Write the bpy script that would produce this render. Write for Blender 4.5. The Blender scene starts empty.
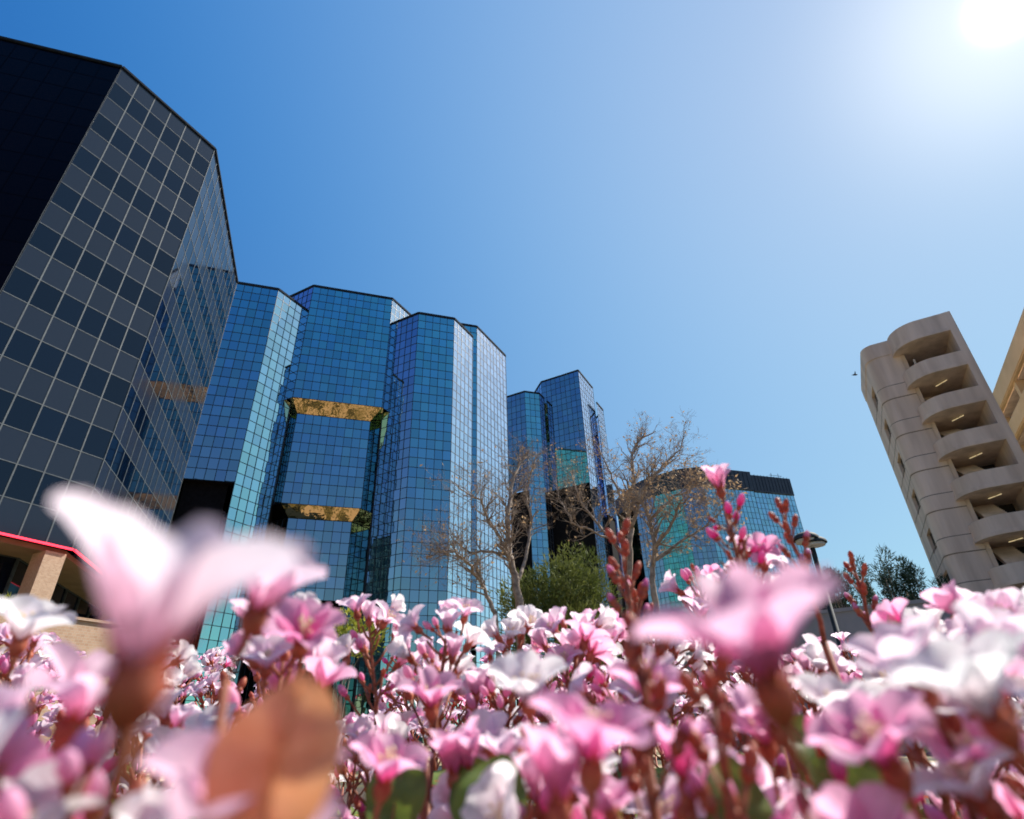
import bpy, bmesh, math, random
from mathutils import Vector, Matrix
random.seed(7)
R_ = math.radians
C = bpy.context.scene.collection
sc = bpy.context.scene

# ------------------------------------------------------------------ camera frame
ZC = 0.75
CAM_R = Vector((0.9994617, 0.0163486, -0.0284425))
CAM_U = Vector((0.0328063, -0.4980682, 0.8665171))
CAM_F = Vector((0.0, 0.8669837, 0.4983364))
F_PX = 575.2
CAM_P = Vector((0, 0, ZC))
cam = bpy.data.objects.new('camera', bpy.data.cameras.new('camera'))
C.objects.link(cam); sc.camera = cam
B = -CAM_F
cam.matrix_world = Matrix(((CAM_R.x, CAM_U.x, B.x, 0), (CAM_R.y, CAM_U.y, B.y, 0), (CAM_R.z, CAM_U.z, B.z, ZC), (0, 0, 0, 1)))
cam.data.sensor_width = 36; cam.data.lens = F_PX / 1024 * 36
cam.data.clip_start = 0.005; cam.data.clip_end = 6000
cam.data.dof.use_dof = True; cam.data.dof.focus_distance = 1.3; cam.data.dof.aperture_fstop = 8.0
cam.data.dof.aperture_blades = 9

def ray(px, py):
    return ((px - 512) * CAM_R - (py - 409.5) * CAM_U + F_PX * CAM_F).normalized()
def at(px, py, dist):            # point at a horizontal distance from the camera
    v = ray(px, py); return CAM_P + v * (dist / math.hypot(v.x, v.y))
def at3(px, py, dist):
    return CAM_P + ray(px, py) * dist

AZ = R_(72.6)
SD = Vector((math.sin(AZ), math.cos(AZ), 0)); TD = Vector((-math.cos(AZ), math.sin(AZ), 0))
def ST(s, t, z=0):               # the street grid of the office park
    return SD * s + TD * t + Vector((0, 0, z))

# ------------------------------------------------------------------ materials
def newmat(name):
    m = bpy.data.materials.new(name); m.use_nodes = True
    return m, m.node_tree.nodes, m.node_tree.links, m.node_tree.nodes['Principled BSDF']
def noisy(name, c0, c1, scale, rough=.7, metal=0, bump=0, detail=4, coords='Object', stretch=None, spec=.5, trans=0):
    m, N, L, P = newmat(name)
    tc = N.new('ShaderNodeTexCoord'); nz = N.new('ShaderNodeTexNoise'); rp = N.new('ShaderNodeValToRGB')
    nz.inputs['Scale'].default_value = scale; nz.inputs['Detail'].default_value = detail
    src = tc.outputs[coords]
    if stretch:
        mp = N.new('ShaderNodeMapping'); mp.inputs['Scale'].default_value = stretch
        L.new(src, mp.inputs['Vector']); src = mp.outputs[0]
    L.new(src, nz.inputs['Vector'])
    rp.color_ramp.elements[0].color = (*c0, 1); rp.color_ramp.elements[1].color = (*c1, 1)
    rp.color_ramp.elements[0].position = .35; rp.color_ramp.elements[1].position = .65
    L.new(nz.outputs['Fac'], rp.inputs['Fac']); L.new(rp.outputs['Color'], P.inputs['Base Color'])
    P.inputs['Roughness'].default_value = rough; P.inputs['Metallic'].default_value = metal
    P.inputs['Specular IOR Level'].default_value = spec
    if bump:
        b = N.new('ShaderNodeBump'); b.inputs['Strength'].default_value = bump; b.inputs['Distance'].default_value = .02
        L.new(nz.outputs['Fac'], b.inputs['Height']); L.new(b.outputs[0], P.inputs['Normal'])
    if trans:
        out = [n for n in N if n.type == 'OUTPUT_MATERIAL'][0]
        t = N.new('ShaderNodeBsdfTranslucent'); mx = N.new('ShaderNodeMixShader'); mx.inputs[0].default_value = trans
        L.new(rp.outputs['Color'], t.inputs['Color']); L.new(P.outputs[0], mx.inputs[1]); L.new(t.outputs[0], mx.inputs[2])
        L.new(mx.outputs[0], out.inputs['Surface'])
    return m
def mirror_glass(name, tint, edge, rough=.015, wav=.25, ws=.45):
    # reflective coated glazing: tinted mirror face-on, whiter at grazing angles, slightly wavy panes
    m, N, L, P = newmat(name)
    P.inputs['Metallic'].default_value = 1; P.inputs['Roughness'].default_value = rough
    lw = N.new('ShaderNodeLayerWeight'); lw.inputs['Blend'].default_value = .5
    mx = N.new('ShaderNodeMixRGB'); mx.inputs[2].default_value = (*edge, 1)
    at_ = N.new('ShaderNodeAttribute'); at_.attribute_name = 'pane'
    hv_ = N.new('ShaderNodeMixRGB'); hv_.inputs[1].default_value = (tint[0] * .95, tint[1] * .95, tint[2] * 1.06, 1); hv_.inputs[2].default_value = (tint[0] * 1.05, tint[1] * 1.04, tint[2] * .95, 1)
    ws_ = N.new('ShaderNodeTexWhiteNoise'); ws_.noise_dimensions = '1D'; L.new(at_.outputs['Fac'], ws_.inputs['W']); L.new(ws_.outputs['Value'], hv_.inputs[0]); L.new(hv_.outputs[0], mx.inputs[1])
    vr = N.new('ShaderNodeMapRange'); vr.inputs['To Min'].default_value = .86; vr.inputs['To Max'].default_value = 1.06
    L.new(at_.outputs['Fac'], vr.inputs['Value'])
    ml = N.new('ShaderNodeMixRGB'); ml.blend_type = 'MULTIPLY'; ml.inputs[0].default_value = 1
    fr_ = N.new('ShaderNodeMapRange'); fr_.inputs['From Min'].default_value = .2; fr_.inputs['From Max'].default_value = .62
    L.new(lw.outputs['Facing'], fr_.inputs['Value']); L.new(fr_.outputs[0], mx.inputs[0]); L.new(mx.outputs[0], ml.inputs[1]); L.new(vr.outputs[0], ml.inputs[2])
    L.new(ml.outputs[0], P.inputs['Base Color'])
    tc = N.new('ShaderNodeTexCoord'); nz = N.new('ShaderNodeTexNoise'); nz.inputs['Scale'].default_value = ws; nz.inputs['Detail'].default_value = 2
    b = N.new('ShaderNodeBump'); b.inputs['Strength'].default_value = wav; b.inputs['Distance'].default_value = .02
    L.new(tc.outputs['Object'], nz.inputs['Vector']); L.new(nz.outputs['Fac'], b.inputs['Height']); L.new(b.outputs[0], P.inputs['Normal'])
    return m
def dark_glass(name, col, ior, rough=.03, var=.6):
    m, N, L, P = newmat(name)
    at_ = N.new('ShaderNodeAttribute'); at_.attribute_name = 'pane'
    mx = N.new('ShaderNodeMixRGB'); mx.inputs[1].default_value = (*[c * var for c in col], 1); mx.inputs[2].default_value = (*col, 1)
    L.new(at_.outputs['Fac'], mx.inputs[0]); L.new(mx.outputs[0], P.inputs['Base Color'])
    P.inputs['IOR'].default_value = ior; P.inputs['Roughness'].default_value = rough
    return m
def plain(name, c, rough=.5, metal=0, emit=0):
    m, N, L, P = newmat(name)
    P.inputs['Base Color'].default_value = (*c, 1); P.inputs['Roughness'].default_value = rough; P.inputs['Metallic'].default_value = metal
    if emit: P.inputs['Emission Color'].default_value = (*c, 1); P.inputs['Emission Strength'].default_value = emit
    return m

M = {}
M['tglass'] = mirror_glass('blue_mirror_glass', (.35, .62, .57), (.80, .84, .96))
M['tmull'] = noisy('blue_black_mullion', (.006, .012, .022), (.012, .02, .03), 3, .5)
M['tcap'] = noisy('dark_coping', (.01, .015, .025), (.02, .028, .04), 2, .9, spec=.1)
M['soffit'] = mirror_glass('bronze_mirror_soffit', (.48, .37, .22), (.6, .5, .38), .02, 1.0, .9)
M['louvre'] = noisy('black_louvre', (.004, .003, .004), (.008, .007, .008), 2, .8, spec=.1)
M['roof'] = noisy('roof_gravel', (.25, .24, .22), (.35, .33, .31), 1, .9)
M['lvis'] = dark_glass('dark_blue_vision_glass', (.002, .006, .018), 1.45)
M['lblack'] = dark_glass('black_glass_dark_reflection', (.0025, .002, .004), 1.18, .25)  # left building's dark reflection put into the colour; tower window panes share it
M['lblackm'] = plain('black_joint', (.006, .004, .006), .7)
M['lspan'] = dark_glass('grey_spandrel_glass', (.015, .019, .031), 1.5, .12, .85)
M['lmull'] = noisy('pale_grey_mullion', (.045, .057, .066), (.08, .095, .105), 3, .6, 0)
M['brick'] = None
M['conc'] = noisy('grey_precast_concrete', (.62, .49, .39), (.82, .67, .55), 1.3, .9, bump=.2, detail=10, stretch=(1, 1, .12))
M['groove'] = noisy('darker_joint_strip', (.26, .21, .17), (.32, .26, .21), 2, .9)  # thin strips darker than the concrete, along the wall grooves
M['tan'] = noisy('golden_light_tinted_concrete', (.60, .43, .23), (.68, .50, .29), .5, .85, bump=.2, detail=8)  # golden light on the garage is put into this concrete colour
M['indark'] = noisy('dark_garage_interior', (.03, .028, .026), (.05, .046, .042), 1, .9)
M['paving'] = noisy('plaza_paving', (.05, .045, .02), (.50, .36, .22), .3, .85, detail=9)
_r = [n for n in M['paving'].node_tree.nodes if n.type == 'VALTORGB'][0].color_ramp
_r.elements[0].position = .42; _r.elements[1].position = .55; _e = _r.elements.new(.48); _e.color = (.16, .13, .04, 1)
M['asphalt'] = noisy('asphalt', (.04, .04, .042), (.06, .06, .06), 2, .9)
M['lawn'] = noisy('lawn', (.02, .045, .008), (.07, .10, .02), .5, .95)
M['soil'] = noisy('mulch', (.03, .018, .01), (.07, .045, .028), 30, .95, bump=.5)
M['bark'] = noisy('bare_bark', (.20, .145, .11), (.42, .33, .25), 6, .9, bump=.4)
M['dryleaf'] = noisy('dry_leaf', (.34, .20, .10), (.60, .42, .24), 3, .8, trans=.3)
M['conifer'] = noisy('conifer_needles', (.09, .12, .025), (.21, .23, .06), .7, .85, trans=.2)
M['pine'] = noisy('pine_needles', (.02, .045, .025), (.05, .085, .045), .4, .85, trans=.15)
M['yellowleaf'] = noisy('yellow_green_leaf', (.16, .20, .02), (.42, .40, .05), 2, .7, trans=.35)
M['metal'] = noisy('dark_bronze_metal', (.012, .018, .02), (.03, .04, .042), 4, .75, 0)
M['lampglass'] = plain('lamp_diffuser', (.55, .58, .58), .3)
M['red'] = plain('red_neon', (1, .03, .06), .4, emit=1.6)
M['tube'] = plain('fluorescent_tube', (1, .82, .45), .4, emit=.28)
M['birdmat'] = noisy('bird_feathers', (.02, .02, .025), (.05, .05, .055), 20, .8)
M['wallgrey'] = noisy('grey_stucco', (.25, .25, .26), (.32, .31, .32), 1, .9)

def brick_mat():
    m, N, L, P = newmat('tan_brick')
    tc = N.new('ShaderNodeTexCoord'); bk = N.new('ShaderNodeTexBrick')
    bk.inputs['Scale'].default_value = 4.2; bk.inputs['Color1'].default_value = (.40, .24, .15, 1); bk.inputs['Color2'].default_value = (.50, .33, .22, 1)
    bk.inputs['Mortar'].default_value = (.45, .38, .30, 1); bk.inputs['Mortar Size'].default_value = .02
    bk.inputs['Row Height'].default_value = .32
    mp = N.new('ShaderNodeMapping'); mp.inputs['Rotation'].default_value = (R_(90), 0, R_(0))
    L.new(tc.outputs['UV'], bk.inputs['Vector']); L.new(bk.outputs['Color'], P.inputs['Base Color'])
    P.inputs['Roughness'].default_value = .9
    return m
M['brick'] = brick_mat()

# ------------------------------------------------------------------ object helpers
def tag(o, label=None, cat=None, group=None, kind=None):
    if label: o['label'] = label
    if cat: o['category'] = cat
    if group: o['group'] = group
    if kind: o['kind'] = kind
    return o
def empty(name, loc, label, cat, group=None):
    o = bpy.data.objects.new(name, None); C.objects.link(o); o.location = loc; o.empty_display_size = .2
    return tag(o, label, cat, group)
def link(name, me, parent=None, mats=()):
    for m in mats: me.materials.append(m)
    o = bpy.data.objects.new(name, me); C.objects.link(o)
    if parent:
        o.parent = parent
        q = parent; off = Vector()
        while q: off += q.location; q = q.parent
        o.location = -off          # meshes of fixed things are written in world coordinates
    return o
def obj(name, bm, mat, parent=None, smooth=False):
    me = bpy.data.meshes.new(name); bm.normal_update(); bm.to_mesh(me); bm.free()
    if smooth:
        for p in me.polygons: p.use_smooth = True
    return link(name, me, parent, mat if isinstance(mat, (list, tuple)) else [mat])
def box(bm, c, ax, ay, az, mi=0):
    """box centred at c with half-axis vectors"""
    vs = [bm.verts.new(c + ax * i + ay * j + az * k) for k in (-1, 1) for j in (-1, 1) for i in (-1, 1)]
    for f in ((0, 2, 3, 1), (4, 5, 7, 6), (0, 1, 5, 4), (2, 6, 7, 3), (0, 4, 6, 2), (1, 3, 7, 5)):
        fc = bm.faces.new([vs[i] for i in f]); fc.material_index = mi
def bar(bm, a, b, w, h, up=Vector((0, 0, 1)), mi=0):
    d = (b - a); l = d.length; d = d / l
    x = d.cross(up)
    if x.length < 1e-4: x = d.cross(Vector((1, 0, 0)))
    x.normalize(); y = x.cross(d)
    box(bm, (a + b) / 2, d * l / 2, x * w / 2, y * h / 2, mi)
def prism(bm, pts, z0, z1, caps=True, mi=0):
    lo = [bm.verts.new((p.x, p.y, z0)) for p in pts]; hi = [bm.verts.new((p.x, p.y, z1)) for p in pts]
    n = len(pts)
    for i in range(n):
        f = bm.faces.new((lo[i], lo[(i + 1) % n], hi[(i + 1) % n], hi[i])); f.material_index = mi
    if caps: bm.faces.new(hi).material_index = mi; bm.faces.new(lo[::-1]).material_index = mi
def tube(bm, pts, radii, n=6, mi=0, cap=True):
    rings = []
    for i, p in enumerate(pts):
        d = (pts[min(i + 1, len(pts) - 1)] - pts[max(i - 1, 0)])
        if d.length < 1e-9: d = Vector((0, 0, 1))
        d.normalize(); x = d.orthogonal().normalized() if i == 0 else (rx - d * rx.dot(d)).normalized()
        rx = x; y = d.cross(x)
        rings.append([bm.verts.new(p + (x * math.cos(2 * math.pi * k / n) + y * math.sin(2 * math.pi * k / n)) * radii[i]) for k in range(n)])
    for a, b in zip(rings, rings[1:]):
        for k in range(n):
            f = bm.faces.new((a[k], a[(k + 1) % n], b[(k + 1) % n], b[k])); f.material_index = mi; f.smooth = True
    if cap and n > 2:
        bm.faces.new(rings[-1]).material_index = mi; bm.faces.new(rings[0][::-1]).material_index = mi

def curtain(parent, P0, P1, out, z0, z1, ncol, rowh, glass, mull, frame=.09, tilt=.0028, depth=.05, alt=None, vframe=None, label=None, vmull=None):
    """one glazed face: separate slightly tilted panes, and its grid of mullions as a sub-part"""
    me = bpy.data.meshes.new('curtain_wall'); L_ = (P1 - P0).length; d = (P1 - P0) / L_
    nrow = max(1, round((z1 - z0) / rowh)); rh = (z1 - z0) / nrow; cw = L_ / ncol
    V = []; F = []; MI = []; PV = []
    for r in range(nrow):
        for c in range(ncol):
            a, b = random.gauss(0, tilt), random.gauss(0, tilt)
            base = len(V)
            for (u, v) in ((0, 0), (1, 0), (1, 1), (0, 1)):
                off = out * ((u - .5) * cw * a + (v - .5) * rh * b)
                p = P0 + d * (c + u) * cw + off; V.append((p.x, p.y, z1 - (r + 1 - v) * rh))
            F.append((base, base + 1, base + 2, base + 3))
            MI.append(0 if alt is None else (0 if r % 2 == 0 else 1)); PV.append(random.random())
    me.from_pydata(V, [], F)
    for p, mi in zip(me.polygons, MI): p.material_index = mi
    at_ = me.attributes.new('pane', 'FLOAT', 'FACE'); at_.data.foreach_set('value', PV)
    g = link('curtain_wall', me, parent, [glass] if alt is None else [glass, alt])
    # make normals face outward
    nrm = d.cross(Vector((0, 0, 1)))
    if nrm.dot(out) < 0: me.flip_normals()
    if label: g['label'] = label
    bm = bmesh.new(); vf = vframe or frame
    for r in range(nrow + 1):
        z = z1 - r * rh
        box(bm, (P0 + P1) / 2 + Vector((0, 0, z)) + out * (depth * .4), d * L_ / 2, out * (depth * .6), Vector((0, 0, frame / 2)))
    for c in range(ncol + 1):
        q = P0 + d * c * cw
        box(bm, q + Vector((0, 0, (z0 + z1) / 2)) + out * (depth * .5), d * vf / 2, out * (depth * .72), Vector((0, 0, (z1 - z0) / 2 + .02)), 1 if vmull else 0)
    o = obj('mullion_grid', bm, [mull, vmull] if vmull else mull)
    o.parent = g
    return g
def outn(P0, P1, inside):
    d = (P1 - P0).normalized(); n = Vector((d.y, -d.x, 0))
    if n.dot((P0 + P1) / 2 - inside) < 0: n = -n
    return n
def slab(name, pts, z0, z1, mat, parent):
    if name in ('roof', 'soffit'):
        m_ = sum(pts, Vector()) / len(pts); pts = [p + (m_ - p).normalized() * .45 for p in pts]
    bm = bmesh.new(); prism(bm, pts, z0, z1); bmesh.ops.recalc_face_normals(bm, faces=bm.faces[:])
    return obj(name, bm, mat, parent)
def coping(parent, pts, z, mat, w=.35, h=.45, closed=False):
    bm = bmesh.new(); n = len(pts)
    for i in range(n if closed else n - 1):
        a, b = pts[i], pts[(i + 1) % n]
        bar(bm, Vector((a.x, a.y, z)), Vector((b.x, b.y, z)), w, h + .004 * (i % 3))
    return obj('coping', bm, mat, parent)

# ------------------------------------------------------------------ ground
def sheet(name, x0, y0, x1, y1, z, mat):
    bm = bmesh.new(); bm.faces.new([bm.verts.new((x, y, z)) for x, y in ((x0, y0), (x1, y0), (x1, y1), (x0, y1))])
    o = obj(name, bm, mat); return tag(o, kind='structure')
sheet('ground', -3000, -3000, 3000, 3000, 0, M['paving'])
def sheet_st(name, s0, t0, s1, t1, z, mat):
    bm = bmesh.new(); vs = [ST(s, t, z) for s, t in ((s0, t0), (s1, t0), (s1, t1), (s0, t1))]
    bm.faces.new([bm.verts.new(v) for v in vs]); o = obj(name, bm, mat); return tag(o, kind='structure')
sheet_st('lawn', -30, 44, 30, 60, .004, M['lawn'])
sheet_st('garden_bed', -14, -6, 14, 14, .008, M['soil'])
sheet_st('street', -300, -30, 300, -14, .004, M['asphalt'])

# ------------------------------------------------------------------ glass office tower (the cluster in the middle)
Z0 = ZC
tw = empty('office_tower', ST(-3.5, 97, 0), 'blue mirrored glass office tower with angled bays and two bronze mirrored notches in its middle', 'building', 'blue glass office towers')
core = ST(-3.5, 120)
def wall(parent, a, b, z0, z1, nc, inside=core, rowh=2.0, **k):
    A_, B_ = ST(*a), ST(*b)
    return curtain(parent, A_, B_, outn(A_, B_, inside), z0 + Z0, z1 + Z0, nc, rowh, M['tglass'], M['tmull'], **k)
CX = -3.57
def mir(p): return (2 * CX - p[0], p[1])
right_bay = [(10.3, 97.7), (18.15, 97.7)]
b_, c_ = (10.38, 97.7), (18.17, 97.7); a_, d_ = (5.1, 102.98), (23.45, 102.98)
bayin = ST(14.3, 106)
wall(tw, a_, b_, 0, 80, 5, bayin); wall(tw, b_, c_, 0, 80, 5, bayin); wall(tw, c_, d_, 0, 80, 5, bayin)
wall(tw, d_, (23.45, 106.7), 0, 80, 2, bayin); wall(tw, (5.1, 117), a_, 0, 80, 9, bayin)
coping(tw, [ST(*q) for q in ((5.1, 117), a_, b_, c_, d_, (23.45, 107))], 80 + Z0, M['tcap'])
slab('roof', [ST(*q) for q in ((5.2, 116.8), (5.2, 103), (10.4, 97.8), (18.1, 97.8), (23.3, 103), (23.3, 116.8))], 79.5 + Z0, 79.8 + Z0, M['roof'], tw)
# left bay (mirror image)
ml_b, ml_c, ml_a, ml_d = (-17.84, 97.36), (-25.64, 97.36), (-12.3, 102.9), (-31.1, 102.9)
bayin2 = ST(-21.7, 106)
wall(tw, ml_b, ml_a, 0, 80, 5, bayin2)
wall(tw, ml_c, ml_b, 38.2, 80, 5, bayin2); wall(tw, ml_d, ml_c, 0, 80, 5, bayin2)
wall(tw, ml_a, (-12.3, 117), 38.2, 80, 9, bayin2)
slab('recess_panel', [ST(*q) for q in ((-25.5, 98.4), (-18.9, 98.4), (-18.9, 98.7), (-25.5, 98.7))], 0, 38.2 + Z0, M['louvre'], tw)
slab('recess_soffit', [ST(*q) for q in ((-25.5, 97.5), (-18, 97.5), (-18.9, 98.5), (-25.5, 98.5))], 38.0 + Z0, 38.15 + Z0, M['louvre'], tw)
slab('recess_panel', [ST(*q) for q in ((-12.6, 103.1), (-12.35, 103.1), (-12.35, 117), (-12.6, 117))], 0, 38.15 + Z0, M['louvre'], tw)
wall(tw, (-31.1, 117), ml_d, 0, 80, 9, bayin2)
coping(tw, [ST(*q) for q in ((-31.1, 117), ml_d, ml_c, ml_b, ml_a, (-12.3, 117))], 80 + Z0, M['tcap'])
slab('roof', [ST(*q) for q in ((-31, 116.8), (-31, 103), (-25.5, 97.5), (-17.9, 97.5), (-12.4, 103), (-12.4, 116.8))], 79.5 + Z0, 79.8 + Z0, M['roof'], tw)
# middle shaft: three blocks, each stepping back over a sloped mirrored soffit
u0, u1 = (-11.94, 101.6), (4.81, 101.6); u2 = (9.81, 106.6); u9 = (-16.94, 106.6)
HM = 86
wall(tw, u0, u1, 58, HM, 11); wall(tw, u1, u2, 58, HM, 5); wall(tw, u9, u0, 58, HM, 5)
def soffit(hi, zh, lo, zl):
    bm = bmesh.new()
    H_ = [ST(s, t, zh + Z0) for s, t in hi]; L_ = [ST(s, t, zl + Z0) for s, t in lo]
    for i in range(len(hi) - 1):
        a, b, c, d = H_[i], H_[i + 1], L_[i + 1], L_[i]
        n = max(1, round((b - a).length / 1.5))
        for k in range(n):
            p0, p1 = a.lerp(b, k / n), a.lerp(b, (k + 1) / n); q0, q1 = d.lerp(c, k / n), d.lerp(c, (k + 1) / n)
            w_ = random.gauss(0, .02)
            bm.faces.new([bm.verts.new(v) for v in (p0, p1, q1 + Vector((0, 0, w_)), q0 + Vector((0, 0, w_)))])
    return obj('soffit', bm, M['soffit'], tw)
def belt(pts, z):
    bm = bmesh.new()
    for a, b in zip(pts, pts[1:]): bar(bm, ST(a[0], a[1], z + Z0), ST(b[0], b[1], z + Z0), .12, .14)
    obj('belt_trim', bm, M['tcap'], tw)
m0, m1 = (-10.84, 103.8), (2.92, 103.8)
soffit([(-12.28, 101.95), u0, u1, (5.08, 101.88)], 58, [(-12.28, 105.2), m0, m1, (5.08, 105.96)], 55.8)
wall(tw, m0, m1, 37.57, 55.75, 9); wall(tw, m1, (5.0, 105.9), 37.57, 55.75, 2); wall(tw, (-12.2, 105.2), m0, 37.57, 55.75, 1)
l0, l1 = (-9.39, 105.74), (1.59, 105.74)
soffit([(-12.28, 105.2), m0, m1, (5.08, 105.96)], 37.57, [(-12.28, 108.6), l0, l1, (5.08, 109.2)], 35.6)
wall(tw, l0, l1, 21.5, 35.55, 7); wall(tw, l1, (5.0, 109.1), 0, 35.55, 3); wall(tw, (-12.2, 108.5), l0, 0, 35.55, 3)
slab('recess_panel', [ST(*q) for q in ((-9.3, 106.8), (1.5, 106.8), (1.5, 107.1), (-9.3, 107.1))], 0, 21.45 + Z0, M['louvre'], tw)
# rear mass that shows above and beside the bays
fr, gr = (25.3, 106.6), (35.2, 116.5)
wall(tw, u2, fr, 0, HM, 10); wall(tw, fr, gr, 0, HM, 9); wall(tw, gr, (35.2, 135), 0, HM, 12)
fl, gl = (-32.4, 106.6), (-42.3, 116.5)
wall(tw, fl, u9, 0, HM, 10); wall(tw, gl, fl, 0, HM, 9); wall(tw, (-42.3, 135), gl, 0, HM, 12)
wall(tw, (-42.3, 135), (35.2, 135), 0, HM, 50)
outl = [(-42.3, 135), gl, fl, u9, u0, u1, u2, fr, gr, (35.2, 135)]
coping(tw, [ST(*q) for q in outl], HM + Z0, M['tcap'])
slab('roof', [ST(*q) for q in outl], HM - .6 + Z0, HM - .3 + Z0, M['roof'], tw)

# ------------------------------------------------------------------ second glass tower, behind
t2 = empty('office_tower', ST(50, 125, 0), 'blue glass tower behind the bare trees, between the nearer tower and the far block', 'building', 'blue glass office towers')
K4 = 1.15
def k4(*p): return (p[0] * K4, p[1] * K4)
in2 = ST(*k4(58, 135)); bin2 = ST(*k4(44.5, 129)); HB, HC = 80 * K4, 86 * K4
A4, B4, C4, V4 = k4(38.34, 126.68), k4(42.13, 122.85), k4(46.24, 122.85), k4(48.3, 124.9)
wall(t2, A4, B4, 52.4 * K4, HB, 4, bin2, rowh=2.1); wall(t2, B4, C4, 0, HB, 3, bin2, rowh=2.1); wall(t2, C4, V4, 0, HB, 2, bin2, rowh=2.1)
wall(t2, k4(38.34, 139), A4, 0, HB, 8, bin2)
E4, F4, D4 = k4(56.1, 118.2), k4(63.5, 125.6), k4(48.3, 126.2); R4, S4, D5 = k4(63.5, 145), k4(48.3, 145), k4(48.3, 145)
wall(t2, D4, E4, 53.5 * K4, HC, 8, in2, rowh=2.1); wall(t2, D4, D5, 0, HC, 12, in2); wall(t2, E4, F4, 0, HC, 7, in2, rowh=2.1)
W4, X4, Y4 = k4(63.2, 123.6), k4(66.7, 127.1), k4(66.7, 142)
wall(t2, W4, X4, 48 * K4, HB, 4, in2, rowh=2.1); wall(t2, X4, Y4, 0, HB, 9, in2)
wall(t2, F4, R4, 0, HC, 12, in2); wall(t2, D5, R4, 0, HC, 12, ST(*k4(58, 135)))
def shift(a, b, inside, k):
    A_, B_ = ST(*a), ST(*b); o = outn(A_, B_, inside); return [A_ - o * k, B_ - o * k, B_ - o * (k + .3), A_ - o * (k + .3)]
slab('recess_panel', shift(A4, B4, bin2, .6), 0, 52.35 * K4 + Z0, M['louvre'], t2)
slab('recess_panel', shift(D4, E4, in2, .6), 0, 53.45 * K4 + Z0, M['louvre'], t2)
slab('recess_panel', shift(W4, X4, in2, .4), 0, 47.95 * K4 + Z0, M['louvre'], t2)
coping(t2, [ST(*q) for q in (D5, D4, E4, F4, R4)], HC + Z0, M['tcap'])
coping(t2, [ST(*q) for q in (k4(38.34, 139), A4, B4, C4, V4)], HB + Z0, M['tcap'])
coping(t2, [ST(*q) for q in (W4, X4, Y4)], HB + Z0, M['tcap'])
slab('roof', [ST(*q) for q in (D4, E4, F4, R4, D5)], HC - .9 + Z0, HC - .6 + Z0, M['roof'], t2)
slab('roof', [ST(*q) for q in (k4(38.4, 139), A4, B4, C4, V4, k4(48.2, 139))], HB - .9 + Z0, HB - .6 + Z0, M['roof'], t2)

# ------------------------------------------------------------------ far glass block with dark crown
t5 = empty('office_block', ST(130, 160, 0), 'farther blue glass block with a dark band along its top, behind the lamp post', 'building')
in5 = ST(130, 190)
pts5 = [(100.5, 176), (103.5, 168), (109.5, 159.5), (116, 156), (136.2, 156), (136.8, 156.6), (153.4, 156.6), (153.4, 190), (100.5, 190)]
cols = [5, 6, 5, 13, 0, 11, 20, 30]
for i, nc in enumerate(cols):
    if nc: wall(t5, pts5[i], pts5[i + 1], 0, 73, nc, in5, rowh=2.0, frame=.1)
band = [ST(*q) for q in pts5]
bm = bmesh.new()
for i in range(len(band)):
    a, b = band[i], band[(i + 1) % len(band)]
    o_ = outn(a, b, in5)
    if (b - a).length < 1: continue
    ztop = 80 if i < 5 else 79.2
    box(bm, (a + b) / 2 + o_ * .15 + Vector((0, 0, (73 + ztop) / 2 + Z0)), (b - a) / 2 * .998, o_ * .4, Vector((0, 0, (ztop - 73) / 2)))
obj('crown_band', bm, noisy('dark_blue_louvre_band', (.006, .012, .028), (.012, .02, .04), .5, .5), t5)
bm = bmesh.new()
for k in range(1, 12):
    for (a, b) in ((band[3], band[4]), (band[5], band[6]), (band[2], band[3]), (band[1], band[2])):
        p = a.lerp(b, k / 12); o_ = outn(a, b, in5)
        box(bm, p + o_ * .58 + Vector((0, 0, 76.5 + Z0)), (b - a).normalized() * .06, o_ * .05, Vector((0, 0, 3)))
obj('crown_rib', bm, M['tcap'], t5)
slab('roof', band, 78 + Z0, 78.4 + Z0, M['roof'], t5)
bm = bmesh.new()
for s in (147, 150): bar(bm, ST(s, 157.5, 78 + Z0), ST(s, 157.5, 81.5 + Z0), .12, .12)
bar(bm, ST(146, 157.5, 80.6 + Z0), ST(151.5, 157.5, 80.6 + Z0), .12, .12)
obj('roof_davit', bm, M['tmull'], t5)

# ------------------------------------------------------------------ dark office building, left
lb = empty('office_building', ST(-22, 36, 0), 'dark glazed office building at the left edge with pale mullions and a red strip light', 'building')
inL = ST(-30, 55)
def lwall(a, b, z0, z1, nc, **k):
    A_, B_ = ST(*a), ST(*b)
    return curtain(lb, A_, B_, outn(A_, B_, inL), z0 + Z0, z1 + Z0, nc, 2.046, k.pop('g', M['lspan']), k.pop('m', M['lmull']), alt=k.pop('alt', M['lvis']), frame=.05, vframe=.08, depth=.02, tilt=.0012, **k)
LA, LB, LC, LD = (-52, 35.37), (-22.27, 35.37), (-15.98, 41.66), (-15.98, 60.8)
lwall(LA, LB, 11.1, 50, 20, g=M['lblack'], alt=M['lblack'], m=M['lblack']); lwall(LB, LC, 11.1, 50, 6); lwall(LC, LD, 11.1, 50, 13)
lwall(LD, (-22.3, 67), 11.1, 50, 6); lwall((-22.3, 67), (-52, 67), 11.1, 50, 20)
coping(lb, [ST(*q) for q in (LA, LB, LC, LD, (-22.3, 67), (-52, 67))], 50 + Z0, M['tcap'], .3, .2)
slab('roof', [ST(*q) for q in (LA, LB, LC, LD, (-22.3, 67), (-52, 67))], 49 + Z0, 49.3 + Z0, M['roof'], lb)
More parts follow.
